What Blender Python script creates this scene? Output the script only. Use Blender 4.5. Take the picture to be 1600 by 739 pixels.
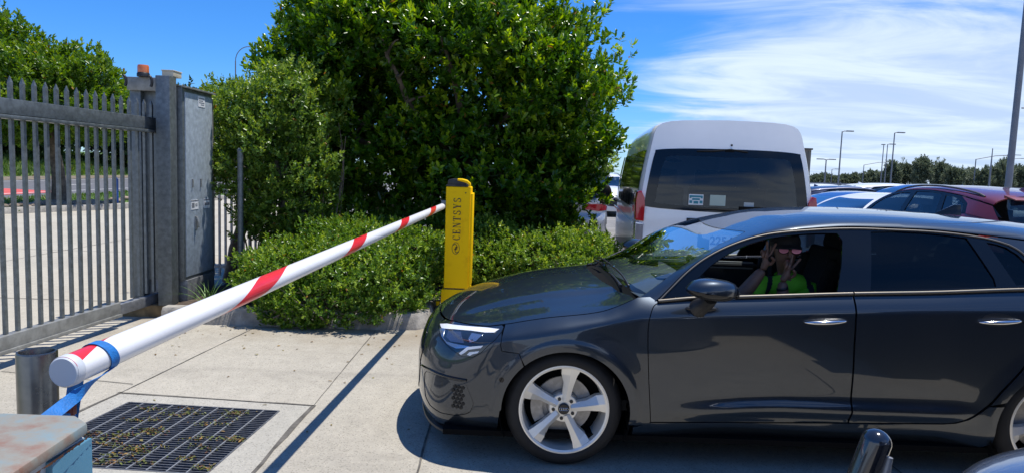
import bpy, bmesh, math, random
import numpy as np
from mathutils import Vector, Matrix, Euler
from mathutils.geometry import delaunay_2d_cdt

for _o in list(bpy.data.objects):
    bpy.data.objects.remove(_o)
SC = bpy.context.scene
COL = SC.collection
R = math.radians
PI = math.pi
random.seed(7)
RNG = np.random.default_rng(7)

# ---------------------------------------------------------------- camera
CAMH = 1.58
cam = bpy.data.objects.new('camera', bpy.data.cameras.new('camera'))
COL.objects.link(cam)
cam.data.sensor_fit = 'HORIZONTAL'
cam.data.sensor_width = 36.0
cam.data.lens = 1080.0 / 1600.0 * 36.0
cam.data.clip_start = 0.05
cam.data.clip_end = 6000
_p, _r = math.atan((369.5 - 267) / 1080.0), -0.035
_f = Vector((0, math.cos(_p), -math.sin(_p))); _u0 = Vector((0, math.sin(_p), math.cos(_p))); _r0 = Vector((1, 0, 0))
_rt = _r0 * math.cos(_r) - _u0 * math.sin(_r); _up = _r0 * math.sin(_r) + _u0 * math.cos(_r)
_m = Matrix((_rt, _up, -_f)).transposed().to_4x4(); _m.translation = (0, 0, CAMH)
cam.matrix_world = _m
SC.camera = cam

# ---------------------------------------------------------------- sun and sky
SUN_DIR = Vector((0.26, 0.10, 1.0)).normalized()
sun = bpy.data.objects.new('sun', bpy.data.lights.new('sun', 'SUN'))
COL.objects.link(sun)
sun.data.energy = 4.4
sun.data.angle = R(0.53)
sun.data.color = (1.0, 0.955, 0.88)
sun.rotation_euler = SUN_DIR.to_track_quat('Z', 'Y').to_euler()
SC.view_settings.view_transform = 'Standard'
SC.view_settings.look = 'None'
SC.view_settings.exposure = 0.42
SC.view_settings.gamma = 1.0
SC.view_settings.use_curve_mapping = False

W = bpy.data.worlds.new('World'); SC.world = W; W.use_nodes = True
def build_world():
    nt = W.node_tree; nt.nodes.clear(); N = nt.nodes.new; L = nt.links.new
    out = N('ShaderNodeOutputWorld'); bg = N('ShaderNodeBackground'); bg.inputs['Strength'].default_value = 0.112
    sky = N('ShaderNodeTexSky'); sky.sky_type = 'NISHITA'; sky.sun_disc = False
    sky.sun_elevation = math.asin(SUN_DIR.z); sky.sun_rotation = math.atan2(SUN_DIR.x, SUN_DIR.y)
    sky.air_density = 1.0; sky.dust_density = 0.0; sky.ozone_density = 3.0; sky.altitude = 20
    hs = N('ShaderNodeHueSaturation'); hs.inputs['Saturation'].default_value = 1.18; hs.inputs['Value'].default_value = 1.12
    tc = N("ShaderNodeTexCoord"); sep = N("ShaderNodeSeparateXYZ"); L(tc.outputs['Generated'], sep.inputs[0])
    def M(op, a, b=None, clamp=False):
        n = N('ShaderNodeMath'); n.operation = op; n.use_clamp = clamp
        for i, v in enumerate((a, b)):
            if v is None: continue
            if isinstance(v, (int, float)): n.inputs[i].default_value = v
            else: L(v, n.inputs[i])
        return n.outputs[0]
    # a polarised-blue sky: less red and green, most of all low down
    tr = N('ShaderNodeValToRGB'); te = tr.color_ramp.elements; te[0].position = 0.0; te[0].color = (.44, .64, 1.0, 1); te[1].position = .75; te[1].color = (.78, .84, 1.0, 1); k = te.new(.30); k.color = (.62, .73, 1.0, 1)
    L(sep.outputs['Z'], tr.inputs[0]); tm = N('ShaderNodeMixRGB'); tm.blend_type = 'MULTIPLY'; tm.inputs[0].default_value = 1.0; L(sky.outputs[0], tm.inputs[1]); L(tr.outputs[0], tm.inputs[2]); L(tm.outputs[0], hs.inputs['Color'])
    zc = M('ADD', M('MAXIMUM', sep.outputs['Z'], 0.0), 0.10)
    cmb = N('ShaderNodeCombineXYZ'); L(M('DIVIDE', sep.outputs['X'], zc), cmb.inputs[0]); L(M('DIVIDE', sep.outputs['Y'], zc), cmb.inputs[1])
    def noise(scale, detail, rough, rot, sc, dist=0.0, off=(0, 0, 0)):
        mp = N('ShaderNodeMapping'); mp.inputs['Rotation'].default_value = (0, 0, rot); mp.inputs['Scale'].default_value = sc; mp.inputs['Location'].default_value = off
        L(cmb.outputs[0], mp.inputs[0])
        n = N('ShaderNodeTexNoise'); n.inputs['Scale'].default_value = scale; n.inputs['Detail'].default_value = detail
        n.inputs['Roughness'].default_value = rough; n.inputs['Distortion'].default_value = dist
        L(mp.outputs[0], n.inputs['Vector']); return n.outputs['Fac']
    streak = noise(1.25, 12, 0.60, R(20), (0.62, 1.1, 1), 0.9, (3.4, 1.7, 0))
    big = noise(0.42, 3, 0.5, R(8), (0.6, 1.0, 1), 0.2, (7.3, 2.2, 0))
    # cloud cover is thick low over the right of the view and thins upward and to the left
    def mr(v, a, b, c, d):
        n = N('ShaderNodeMapRange'); n.interpolation_type = 'SMOOTHSTEP'
        n.inputs[1].default_value, n.inputs[2].default_value, n.inputs[3].default_value, n.inputs[4].default_value = a, b, c, d
        L(v, n.inputs[0]); return n.outputs[0]
    az = M('DIVIDE', sep.outputs['X'], M('ADD', M('ABSOLUTE', sep.outputs['Y']), 0.05))
    side = mr(az, 0.0, 0.46, 0.0, 1.0)
    low = mr(sep.outputs['Z'], 0.34, 0.04, 0.0, 1.0)
    hor = mr(sep.outputs['Z'], 0.10, 0.0, 0.0, 1.0)
    cov = M('ADD', M('MULTIPLY', side, M('ADD', M('MULTIPLY', low, 0.56), 0.06)), M('MULTIPLY', M('MULTIPLY', hor, side), 0.15))
    behind = M('MULTIPLY', mr(sep.outputs['Y'], 0.0, -0.3, 0.0, 1.0), M('ADD', M('MULTIPLY', mr(sep.outputs['Z'], 0.30, 0.10, 0.0, 1.0), 0.42), 0.06))
    dens = M('ADD', M('ADD', M('ADD', M('MULTIPLY', streak, 0.75), M('MULTIPLY', big, 0.35)), cov), behind)
    fac = mr(dens, 0.64, 0.98, 0.0, 0.93)
    cl = N('ShaderNodeMixRGB'); L(fac, cl.inputs[0]); L(hs.outputs[0], cl.inputs[1])
    shade = N('ShaderNodeMixRGB'); L(mr(streak, 0.35, 0.65, 0.0, 1.0), shade.inputs[0])
    shade.inputs[1].default_value = (3.9, 4.9, 6.6, 1); shade.inputs[2].default_value = (5.6, 6.5, 7.7, 1)
    L(shade.outputs[0], cl.inputs[2])
    L(cl.outputs[0], bg.inputs['Color']); L(bg.outputs[0], out.inputs[0])
build_world()
# ---------------------------------------------------------------- scene helpers
def tag(o, label=None, cat=None, group=None, kind=None):
    if label: o['label'] = label
    if cat: o['category'] = cat
    if group: o['group'] = group
    if kind: o['kind'] = kind
    return o

def thing(name, label, cat, loc=(0, 0, 0), rz=0.0, group=None):
    o = bpy.data.objects.new(name, None); COL.objects.link(o)
    o.empty_display_size = .1
    o.location = loc; o.rotation_euler = (0, 0, rz)
    return tag(o, label, cat, group)

def kids(o):
    return [c for c in bpy.data.objects if c.parent == o]

def copy_tree(o, parent=None):
    c = o.copy(); COL.objects.link(c)
    if parent is not None: c.parent = parent
    for ch in kids(o): copy_tree(ch, c)
    return c

class MB:
    """collects shapes, then links them as ONE mesh object"""
    def __init__(s): s.v = []; s.f = []
    def add(s, v, f):
        n = len(s.v); s.v += [tuple(map(float, p)) for p in v]; s.f += [tuple(i + n for i in q) for q in f]; return s
    def box(s, c, d, rot=None):
        hx, hy, hz = d[0]/2, d[1]/2, d[2]/2
        P = [Vector((x, y, z)) for x in (-hx, hx) for y in (-hy, hy) for z in (-hz, hz)]
        if rot is not None:
            m = rot if isinstance(rot, Matrix) else Euler(rot).to_matrix(); P = [m @ p for p in P]
        c = Vector(c)
        return s.add([p + c for p in P], [(0,1,3,2), (4,6,7,5), (0,4,5,1), (2,3,7,6), (0,2,6,4), (1,5,7,3)])
    def frame_of(s, d):
        d = Vector(d).normalized(); a = Vector((0, 0, 1)) if abs(d.z) < .9 else Vector((1, 0, 0))
        x = d.cross(a).normalized(); return x, d.cross(x).normalized()
    def tube(s, pts, r, n=12, caps=True, closed=False):
        pts = [Vector(p) for p in pts]; k = len(pts); rr = r if hasattr(r, '__len__') else [r]*k
        x = None; rings = []
        for i, p in enumerate(pts):
            if closed: d = pts[(i+1) % k] - pts[i-1]
            else: d = pts[min(i+1, k-1)] - pts[max(i-1, 0)]
            d.normalize()
            if x is None: x, _ = s.frame_of(d)
            x = (x - d * x.dot(d)).normalized(); y = d.cross(x)
            rings.append([p + (x*math.cos(2*PI*j/n) + y*math.sin(2*PI*j/n)) * rr[i] for j in range(n)])
        V = [q for g in rings for q in g]; Fc = []
        for i in range(k if closed else k-1):
            a, b = i*n, ((i+1) % k)*n
            for j in range(n): Fc.append((a+j, a+(j+1) % n, b+(j+1) % n, b+j))
        if caps and not closed: Fc += [tuple(range(n))[::-1], tuple((k-1)*n+j for j in range(n))]
        return s.add(V, Fc)
    def cyl(s, p0, p1, r0, r1=None, n=16, caps=True):
        return s.tube([p0, p1], [r0, r0 if r1 is None else r1], n, caps)
    def lathe(s, prof, o=(0, 0, 0), axis=(0, 0, 1), n=48):
        """prof: (radius, height along axis)"""
        a = Vector(axis).normalized(); x, y = s.frame_of(a); o = Vector(o); V = []; Fc = []
        for (r, h) in prof:
            for j in range(n):
                t = 2*PI*j/n; V.append(o + a*h + (x*math.cos(t) + y*math.sin(t))*r)
        for i in range(len(prof)-1):
            for j in range(n): Fc.append((i*n+j, i*n+(j+1) % n, (i+1)*n+(j+1) % n, (i+1)*n+j))
        return s.add(V, Fc)
    def prism(s, poly, a, b, axis='z'):
        """poly 2D extruded from a to b; axis z: (x,y), y: (x,z), x: (y,z)"""
        def P(p, h): return (p[0], p[1], h) if axis == 'z' else (p[0], h, p[1]) if axis == 'y' else (h, p[0], p[1])
        n = len(poly); V = [P(p, a) for p in poly] + [P(p, b) for p in poly]
        return s.add(V, [tuple(range(n))[::-1], tuple(range(n, 2*n))] + [(i, (i+1) % n, n+(i+1) % n, n+i) for i in range(n)])
    def ball(s, c, r, nu=16, nv=10, M=None):
        r = r if hasattr(r, '__len__') else (r, r, r); V = []; Fc = []
        for i in range(nv+1):
            t = PI*i/nv
            for j in range(nu):
                p = Vector((r[0]*math.sin(t)*math.cos(2*PI*j/nu), r[1]*math.sin(t)*math.sin(2*PI*j/nu), r[2]*math.cos(t)))
                if M is not None: p = M @ p
                V.append(p + Vector(c))
        for i in range(nv):
            for j in range(nu): Fc.append((i*nu+j, (i+1)*nu+j, (i+1)*nu+(j+1) % nu, i*nu+(j+1) % nu))
        return s.add(V, Fc)
    def build(s, name, mat, parent=None, smooth=None, bevel=0.0, seg=2, loc=None, rot=None, merge=True, fixn=True):
        me = bpy.data.meshes.new(name); me.from_pydata(s.v, [], s.f)
        if merge or bevel or fixn:
            bm = bmesh.new(); bm.from_mesh(me)
            if merge: bmesh.ops.remove_doubles(bm, verts=bm.verts, dist=1e-5)
            if fixn: bmesh.ops.recalc_face_normals(bm, faces=bm.faces)
            if bevel:
                es = [e for e in bm.edges if len(e.link_faces) == 2 and e.calc_face_angle(0) > .5]
                bmesh.ops.bevel(bm, geom=es, offset=bevel, segments=seg, profile=.6, affect='EDGES', clamp_overlap=True)
            bm.to_mesh(me); bm.free()
        if smooth is None and bevel: smooth = 40
        if smooth:
            me.polygons.foreach_set('use_smooth', [True]*len(me.polygons)); me.set_sharp_from_angle(angle=R(smooth))
        o = bpy.data.objects.new(name, me); COL.objects.link(o)
        if mat is not None: me.materials.append(mat)
        if parent is not None: o.parent = parent
        if loc is not None: o.location = loc
        if rot is not None: o.rotation_euler = rot
        return o

def structure(o, label=None):
    o['kind'] = 'structure'
    if label: o['label'] = label
    return o

def resample(poly, step, closed=True):
    out = []; n = len(poly)
    for i in range(n if closed else n-1):
        a = np.array(poly[i], float); b = np.array(poly[(i+1) % n], float); k = max(1, int(round(np.linalg.norm(b-a)/step)))
        out += [tuple(a + (b-a)*j/k) for j in range(k)]
    if not closed: out.append(tuple(poly[-1]))
    return out

def smooth_poly(pts, n=6, closed=False):
    P = [np.array(p, float) for p in pts]; out = []; k = len(P)
    for i in range(k if closed else k-1):
        g = (lambda j: P[j % k]) if closed else (lambda j: P[min(max(j, 0), k-1)])
        a, b, c, d = g(i-1), g(i), g(i+1), g(i+2)
        for q in range(n):
            t = q/n; out.append(tuple(.5*((2*b)+(c-a)*t+(2*a-5*b+4*c-d)*t*t+(3*b-a-3*c+d)*t**3)))
    if not closed: out.append(tuple(P[-1]))
    return out

def inside(P, poly):
    P = np.asarray(P, float); q = np.asarray(poly, float); x, y = P[:, 0], P[:, 1]; r = np.zeros(len(P), bool); j = len(q)-1
    for i in range(len(q)):
        c = ((q[i, 1] > y) != (q[j, 1] > y)) & (x < (q[j, 0]-q[i, 0])*(y-q[i, 1])/(q[j, 1]-q[i, 1]+1e-15)+q[i, 0])
        r ^= c; j = i
    return r

def inset_loop(poly, d):
    q = np.array(poly, float); n = len(q)
    area = .5*np.sum(q[:, 0]*np.roll(q[:, 1], -1)-np.roll(q[:, 0], -1)*q[:, 1])
    t = np.roll(q, -1, 0)-np.roll(q, 1, 0); t /= (np.linalg.norm(t, axis=1, keepdims=True)+1e-9)
    nn = np.stack([-t[:, 1], t[:, 0]], 1)*(1 if area > 0 else -1)
    return [tuple(v) for v in q+nn*d]

def triangulate(poly, holes, step):
    """fine triangles over a 2D outline with holes"""
    loops = [poly]+list(holes); vs = []; es = []
    for lp in loops:
        b = len(vs); vs += [Vector(p) for p in lp]; es += [(b+i, b+(i+1) % len(lp)) for i in range(len(lp))]
    nb = len(vs)
    if step:
        q = np.array(poly); lo, hi = q.min(0), q.max(0)
        gx, gy = np.meshgrid(np.arange(lo[0]+step*.5, hi[0], step), np.arange(lo[1]+step*.5, hi[1], step))
        g = np.stack([gx.ravel(), gy.ravel()], 1)
        if len(g):
            m = inside(g, poly)
            for h in holes: m &= ~inside(g, h)
            g = g[m]; bd = np.array([tuple(v) for v in vs])
            if len(g):
                keep = np.ones(len(g), bool)
                for i0 in range(0, len(g), 4000):
                    d = np.min(np.hypot(g[i0:i0+4000, None, 0]-bd[None, :, 0], g[i0:i0+4000, None, 1]-bd[None, :, 1]), 1)
                    keep[i0:i0+4000] = d > step*.45
                vs += [Vector(p) for p in g[keep]]
    r = delaunay_2d_cdt(vs, es, [], 0, 1e-7)
    V = np.array([tuple(v) for v in r[0]]); Fc = [f for f in r[2]]
    C = np.array([V[list(f)].mean(0) for f in Fc]); m = inside(C, poly)
    for h in holes: m &= ~inside(C, h)
    return V, [f for f, k in zip(Fc, m) if k]

def panel(name, mat, parent, fn, poly, holes=(), step=.03, gap=.0025, lift=0.0, flange=.012, mirror=False, both=False, edge_step=None, eps=2e-3):
    """a sheet-metal (or glass) panel: 2D outline -> surface fn(a, b), exact normals, folded-in rim"""
    es = edge_step or step*.7
    P0 = inset_loop(resample(poly, es), gap) if gap else resample(poly, es)
    H0 = [inset_loop(resample(h, es), -gap) if gap else resample(h, es) for h in holes]
    V2, Fc = triangulate(P0, H0, step)
    a, b = V2[:, 0], V2[:, 1]
    P = fn(a, b); da = fn(a+eps, b)-fn(a-eps, b); db = fn(a, b+eps)-fn(a, b-eps)
    Nn = np.cross(da, db); Nn /= (np.linalg.norm(Nn, axis=1, keepdims=True)+1e-12)
    ctr = np.array([1.3, 0.0, .55]); sg = np.sign(np.sum(Nn*(P-ctr)))
    Nn = Nn*(sg if sg else 1.0)
    P = P+Nn*lift
    Fo = []
    for f in Fc:
        t = list(f); g = np.cross(P[t[1]]-P[t[0]], P[t[2]]-P[t[0]])
        if np.dot(g, Nn[t[0]]) < 0: t = t[::-1]
        Fo.append(tuple(t))
    Vv = [tuple(p) for p in P]; NN = [tuple(q) for q in Nn]
    if flange:
        cnt = {}
        for f in Fo:
            for i in range(len(f)):
                e = (f[i], f[(i+1) % len(f)]); k = (min(e), max(e)); cnt.setdefault(k, []).append(e)
        dup = {}
        def low(i, w):
            if (i, w) not in dup:
                dup[(i, w)] = len(Vv); q = P[i]-Nn[i]*(flange if w else 0); Vv.append(tuple(q)); NN.append(None)
            return dup[(i, w)]
        for k, e in cnt.items():
            if len(e) == 1:
                i, j = e[0]; Fo.append((low(j, 0), low(i, 0), low(i, 1), low(j, 1)))
        for (i, w), q in dup.items(): pass
    def emit(sd, join=False):
        V3 = [(v[0], v[1]*sd, v[2]) for v in Vv]; N3 = [None if q is None else (q[0], q[1]*sd, q[2]) for q in NN]; F3 = [f if sd > 0 else f[::-1] for f in Fo]
        if join:
            mp = {}
            for i, v in enumerate(Vv):
                if abs(v[1]) < 2e-3: mp[i] = i; V3[i] = (v[0], 0.0, v[2]); N3[i] = None if NN[i] is None else (NN[i][0], 0, NN[i][2])
                else: mp[i] = len(V3); V3.append((v[0], -v[1]*sd, v[2])); N3.append(None if NN[i] is None else (NN[i][0], -NN[i][1]*sd, NN[i][2]))
            F3 = F3+[tuple(mp[i] for i in (f[::-1] if sd > 0 else f)) for f in Fo]
        me = bpy.data.meshes.new(name); me.from_pydata(V3, [], F3)
        me.polygons.foreach_set('use_smooth', [True]*len(me.polygons))
        me.update()
        vn = [Vector(v.normal) if q is None else Vector(q) for v, q in zip(me.vertices, N3)]
        me.normals_split_custom_set_from_vertices(vn)
        o = bpy.data.objects.new(name, me); COL.objects.link(o); me.materials.append(mat)
        if parent is not None: o.parent = parent
        return o
    if both == 'join': return emit(1, True)
    if both: emit(1); return emit(-1)
    return emit(-1 if mirror else 1)

# ---------------------------------------------------------------- materials
def mat(name, col, rough=.5, metal=0.0, var=0.0, scale=6.0, bump=0.0, bscale=60.0, coat=0.0, spec=.5, col2=None, detail=4, thr=(.35, .65), rvar=0.0, coat_rough=.03):
    m = bpy.data.materials.new(name); m.use_nodes = True; nt = m.node_tree; b = nt.nodes['Principled BSDF']; L = nt.links.new
    b.inputs['Base Color'].default_value = (*col, 1); b.inputs['Roughness'].default_value = rough; b.inputs['Metallic'].default_value = metal
    b.inputs['Coat Weight'].default_value = coat; b.inputs['Coat Roughness'].default_value = coat_rough; b.inputs['Specular IOR Level'].default_value = spec
    tc = nt.nodes.new('ShaderNodeTexCoord')
    if var or col2 or rvar:
        n = nt.nodes.new('ShaderNodeTexNoise'); n.inputs['Scale'].default_value = scale; n.inputs['Detail'].default_value = detail; n.inputs['Roughness'].default_value = .6
        L(tc.outputs['Object'], n.inputs['Vector'])
        cr = nt.nodes.new('ShaderNodeValToRGB'); e = cr.color_ramp.elements
        e[0].position, e[1].position = thr
        if col2: e[0].color = (*col, 1); e[1].color = (*col2, 1)
        else: e[0].color = (*[c*(1-var) for c in col], 1); e[1].color = (*[min(1, c*(1+var)) for c in col], 1)
        L(n.outputs['Fac'], cr.inputs[0]); L(cr.outputs[0], b.inputs['Base Color'])
        if rvar:
            mr = nt.nodes.new('ShaderNodeMapRange'); mr.inputs[3].default_value = max(0.02, rough-rvar); mr.inputs[4].default_value = min(1, rough+rvar)
            L(n.outputs['Fac'], mr.inputs[0]); L(mr.outputs[0], b.inputs['Roughness'])
    if bump:
        n2 = nt.nodes.new('ShaderNodeTexNoise'); n2.inputs['Scale'].default_value = bscale; n2.inputs['Detail'].default_value = 5
        L(tc.outputs['Object'], n2.inputs['Vector']); bp = nt.nodes.new('ShaderNodeBump'); bp.inputs['Strength'].default_value = bump; bp.inputs['Distance'].default_value = .01
        L(n2.outputs['Fac'], bp.inputs['Height']); L(bp.outputs[0], b.inputs['Normal'])
    return m

def glass(name, tint=(.8, .88, .88), rough=0.0, boost=1.7):
    """one thin sheet for both faces of a pane: clear (tinted) with a Schlick reflection, the same from either side"""
    m = bpy.data.materials.new(name); m.use_nodes = True; nt = m.node_tree; nt.nodes.clear(); N = nt.nodes.new; L = nt.links.new
    o = N('ShaderNodeOutputMaterial'); mx = N('ShaderNodeMixShader'); t = N('ShaderNodeBsdfTransparent'); g = N('ShaderNodeBsdfGlossy'); lw = N('ShaderNodeLayerWeight')
    t.inputs[0].default_value = (*tint, 1); g.inputs['Roughness'].default_value = rough; g.inputs[0].default_value = (1, 1, 1, 1); lw.inputs[0].default_value = .5
    pw = N('ShaderNodeMath'); pw.operation = 'POWER'; pw.inputs[1].default_value = 5.0; L(lw.outputs['Facing'], pw.inputs[0])
    ma = N('ShaderNodeMath'); ma.operation = 'MULTIPLY_ADD'; ma.inputs[1].default_value = .96; ma.inputs[2].default_value = .04; L(pw.outputs[0], ma.inputs[0])
    mu = N('ShaderNodeMath'); mu.operation = 'MULTIPLY'; mu.inputs[1].default_value = boost; mu.use_clamp = True; L(ma.outputs[0], mu.inputs[0])
    L(mu.outputs[0], mx.inputs[0]); L(t.outputs[0], mx.inputs[1]); L(g.outputs[0], mx.inputs[2]); L(mx.outputs[0], o.inputs[0])
    return m

def leafmat(name, dark, light, young, gloss=.35, trans=.35):
    """leaf colour runs dark-light-young by a per-leaf random tone"""
    m = bpy.data.materials.new(name); m.use_nodes = True; nt = m.node_tree; N = nt.nodes.new; L = nt.links.new
    b = nt.nodes['Principled BSDF']; out = nt.nodes['Material Output']
    at = N('ShaderNodeAttribute'); at.attribute_name = 'tone'
    cr = N('ShaderNodeValToRGB'); e = cr.color_ramp.elements
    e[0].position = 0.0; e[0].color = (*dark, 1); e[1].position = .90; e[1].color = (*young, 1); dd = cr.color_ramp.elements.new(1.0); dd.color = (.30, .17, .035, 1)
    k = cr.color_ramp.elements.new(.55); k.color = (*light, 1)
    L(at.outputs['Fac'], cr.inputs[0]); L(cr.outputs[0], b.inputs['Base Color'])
    b.inputs['Roughness'].default_value = gloss; b.inputs['Specular IOR Level'].default_value = .5
    tr = N('ShaderNodeBsdfTranslucent'); hv = N('ShaderNodeHueSaturation'); hv.inputs['Hue'].default_value = .48; hv.inputs['Saturation'].default_value = 1.1; hv.inputs['Value'].default_value = 1.5
    L(cr.outputs[0], hv.inputs['Color']); L(hv.outputs[0], tr.inputs[0])
    mx = N('ShaderNodeMixShader'); mx.inputs[0].default_value = trans
    L(b.outputs[0], mx.inputs[1]); L(tr.outputs[0], mx.inputs[2]); L(mx.outputs[0], out.inputs[0])
    return m
# ---------------------------------------------------------------- dark hatchback: body surfaces (car frame: x back from front axle, y outboard, z up)
def sstep(a, b, v):
    t = np.clip((np.asarray(v, float) - a) / (b - a), 0, 1)
    return t * t * (3 - 2 * t)

class Pch:
    """monotone cubic through points, linear outside"""
    def __init__(s, pts):
        p = np.array(pts, float); s.x, s.y = p[:, 0], p[:, 1]
        h = np.diff(s.x); dl = np.diff(s.y) / h; n = len(s.x); m = np.zeros(n)
        for i in range(1, n - 1):
            if dl[i-1] * dl[i] > 0:
                w1, w2 = 2*h[i] + h[i-1], h[i] + 2*h[i-1]
                m[i] = (w1 + w2) / (w1 / dl[i-1] + w2 / dl[i])
        m[0], m[-1] = dl[0], dl[-1]; s.m = m
    def __call__(s, v):
        v = np.asarray(v, float)
        i = np.clip(np.searchsorted(s.x, v) - 1, 0, len(s.x) - 2)
        h = s.x[i+1] - s.x[i]; t = (v - s.x[i]) / h
        tc = np.clip(t, 0, 1)
        r = ((1+2*tc)*(1-tc)**2)*s.y[i] + tc*(1-tc)**2*h*s.m[i] + tc*tc*(3-2*tc)*s.y[i+1] + tc*tc*(tc-1)*h*s.m[i+1]
        return r + np.where(t < 0, t*h*s.m[i], 0) + np.where(t > 1, (t-1)*h*s.m[i+1], 0)

class CatmullPath:
    def __init__(s, pts, n=24):
        P = np.array(pts, float); Q = np.vstack([2*P[0]-P[1], P, 2*P[-1]-P[-2]]); out = []
        for i in range(1, len(Q) - 2):
            for k in range(n):
                t = k / n
                a, b, c, d = Q[i-1], Q[i], Q[i+1], Q[i+2]
                out.append(.5*((2*b) + (c-a)*t + (2*a-5*b+4*c-d)*t*t + (3*b-a-3*c+d)*t**3))
        out.append(P[-1]); s.p = np.array(out)
        s.l = np.concatenate([[0], np.cumsum(np.linalg.norm(np.diff(s.p, axis=0), axis=1))])

_NOSE = [(-.30, .887), (-.42, .872), (-.54, .835), (-.65, .765), (-.735, .665), (-.80, .53), (-.845, .36), (-.872, .18), (-.88, 0)]
_TAIL = [(3.0, .897), (3.15, .865), (3.28, .795), (3.37, .68), (3.42, .5), (3.455, .25), (3.463, 0)]
_n = CatmullPath(_NOSE); _t = CatmullPath(_TAIL)
_side = Pch([(-.3, .887), (0, .903), (.3, .898), (.8, .893), (1.5, .897), (2.2, .900), (2.6, .908), (2.85, .908), (3.0, .897)])
_xs = np.linspace(-.3, 3.0, 200)
_U = np.concatenate([-.3 - _n.l[::-1], _xs[1:-1], 3.0 + _t.l])
_CX = np.concatenate([_n.p[::-1, 0], _xs[1:-1], _t.p[:, 0]])
_CY = np.concatenate([_n.p[::-1, 1], _side(_xs)[1:-1], _t.p[:, 1]])
UN, UT = float(_U[0]), float(_U[-1])

_PX = Pch(np.stack([_U[::6] if (len(_U)-1) % 6 == 0 else np.append(_U[::6], _U[-1]), _CX[::6] if (len(_U)-1) % 6 == 0 else np.append(_CX[::6], _CX[-1])], 1))
_PY = Pch(np.stack([_PX.x, np.interp(_PX.x, _U, _CY)], 1))
def plan(u):
    u = np.clip(u, UN, UT)
    return _PX(u), _PY(u)
def plan_n(u):
    e = .02
    x0, y0 = plan(np.clip(u - e, UN, UT)); x1, y1 = plan(np.clip(u + e, UN, UT))
    tx, ty = x1 - x0, y1 - y0; l = np.hypot(tx, ty) + 1e-12
    nx, ny = -ty / l, tx / l
    nx = np.where(np.asarray(u) <= UN + 1e-6, -1.0, nx); ny = np.where(np.asarray(u) <= UN + 1e-6, 0.0, ny)
    nx = np.where(np.asarray(u) >= UT - 1e-6, 1.0, nx); ny = np.where(np.asarray(u) >= UT - 1e-6, 0.0, ny)
    return nx, ny

z_crease = Pch([(-.9, .62), (-.55, .66), (-.30, .70), (0, .765), (.408, .836), (1.043, .876), (1.477, .900), (2.378, .938), (3.0, .945), (3.5, .90)])
z_belt = Pch([(.25, .905), (.479, .925), (.664, .947), (.917, .963), (1.499, 1.001), (1.926, 1.023), (2.396, 1.056), (3.0, 1.09), (3.5, 1.05)])
z_bonnet_line = Pch([(-1.5, .690), (-1.2, .694), (-1.0, .700), (-.80, .714), (-.60, .722), (-.48, .728), (-.376, .746), (-.125, .800), (.179, .848), (.262, .879), (.378, .935), (.6, 1.0)])
def z_top(x):
    w = sstep(.30, .48, x)
    return z_bonnet_line(x) * (1 - w) + z_belt(x) * w
_dtop = Pch([(-.9, .16), (-.5, .12), (-.2, .10), (.15, .085), (.45, .070), (1.0, .066), (2.4, .070), (3.4, .10)])
_nosez = Pch([(.05, -.16), (.09, -.10), (.13, -.05), (.2, -.012), (.28, 0), (.42, 0), (.52, -.016), (.6, -.042), (.66, -.085), (.70, -.14), (.78, -.26)])
_tailz = Pch([(.15, -.16), (.22, -.06), (.30, -.01), (.45, 0), (.6, -.01), (.66, -.06), (.8, -.05), (.95, -.03), (1.0, -.04), (1.1, -.12)])
ARCH = ((.006, .302, .343), (2.642, .302, .343))

def side_d(x, z):
    zc, zt, dt = z_crease(x), z_top(x), _dtop(x)
    s = np.clip(.009*np.logaddexp(0, (z - zc) / .009) / np.maximum(zt - zc, .02), 0, 1.6)
    up = -dt * (.55 * s + .45 * s * s)
    lo = np.clip((zc - z) / np.maximum(zc - .30, .1), 0, 2)
    A = sstep(.42, .95, x) * (1 - sstep(2.0, 2.3, x))
    lean = -(.024 + .020 * A) * lo ** 2.4
    zb = .335 + .035 * sstep(.6, 1.2, x)
    bulge = A * .030 * np.exp(-((z - zb) / .042) ** 2)
    tuck = -.055 * sstep(.285, .12, z) - .004 * A * sstep(.30, .285, z)
    fl = 0
    for (ax, az, ar) in ARCH:
        r = np.hypot(x - ax, z - az)
        fl = fl + (.013 * sstep(ar + .15, ar + .02, r) + .006 * sstep(ar + .075, ar + .035, r)) * sstep(.10, .3, z)
    return up + lean + bulge + tuck + fl

def S(u, z):
    """side skin, wraps round nose and tail"""
    u = np.asarray(u, float); z = np.asarray(z, float)
    x, y = plan(u); nx, ny = plan_n(u)
    wn = sstep(-.28, -.80, u); wt = sstep(2.95, 3.4, u)
    d = side_d(x, z) * (1 - wn) * (1 - wt) + wn * _nosez(z) + wt * _tailz(z)
    px, py = x + nx * d, y + ny * d
    return np.stack([px, np.maximum(py, 0), z + 0*u], -1)

def belt_y(x):
    return S(x, z_top(x))[..., 1]
def gh_y(x, z):
    h = z - z_belt(x)
    return belt_y(x) + .006 - .50 * h - .30 * h * np.abs(h) - .05 * sstep(1.9, 2.9, x) * np.clip(h / .33, 0, 1.2)
def G(x, z):
    x = np.asarray(x, float)
    return np.stack([x, gh_y(x, z), z + 0*x], -1)

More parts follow.
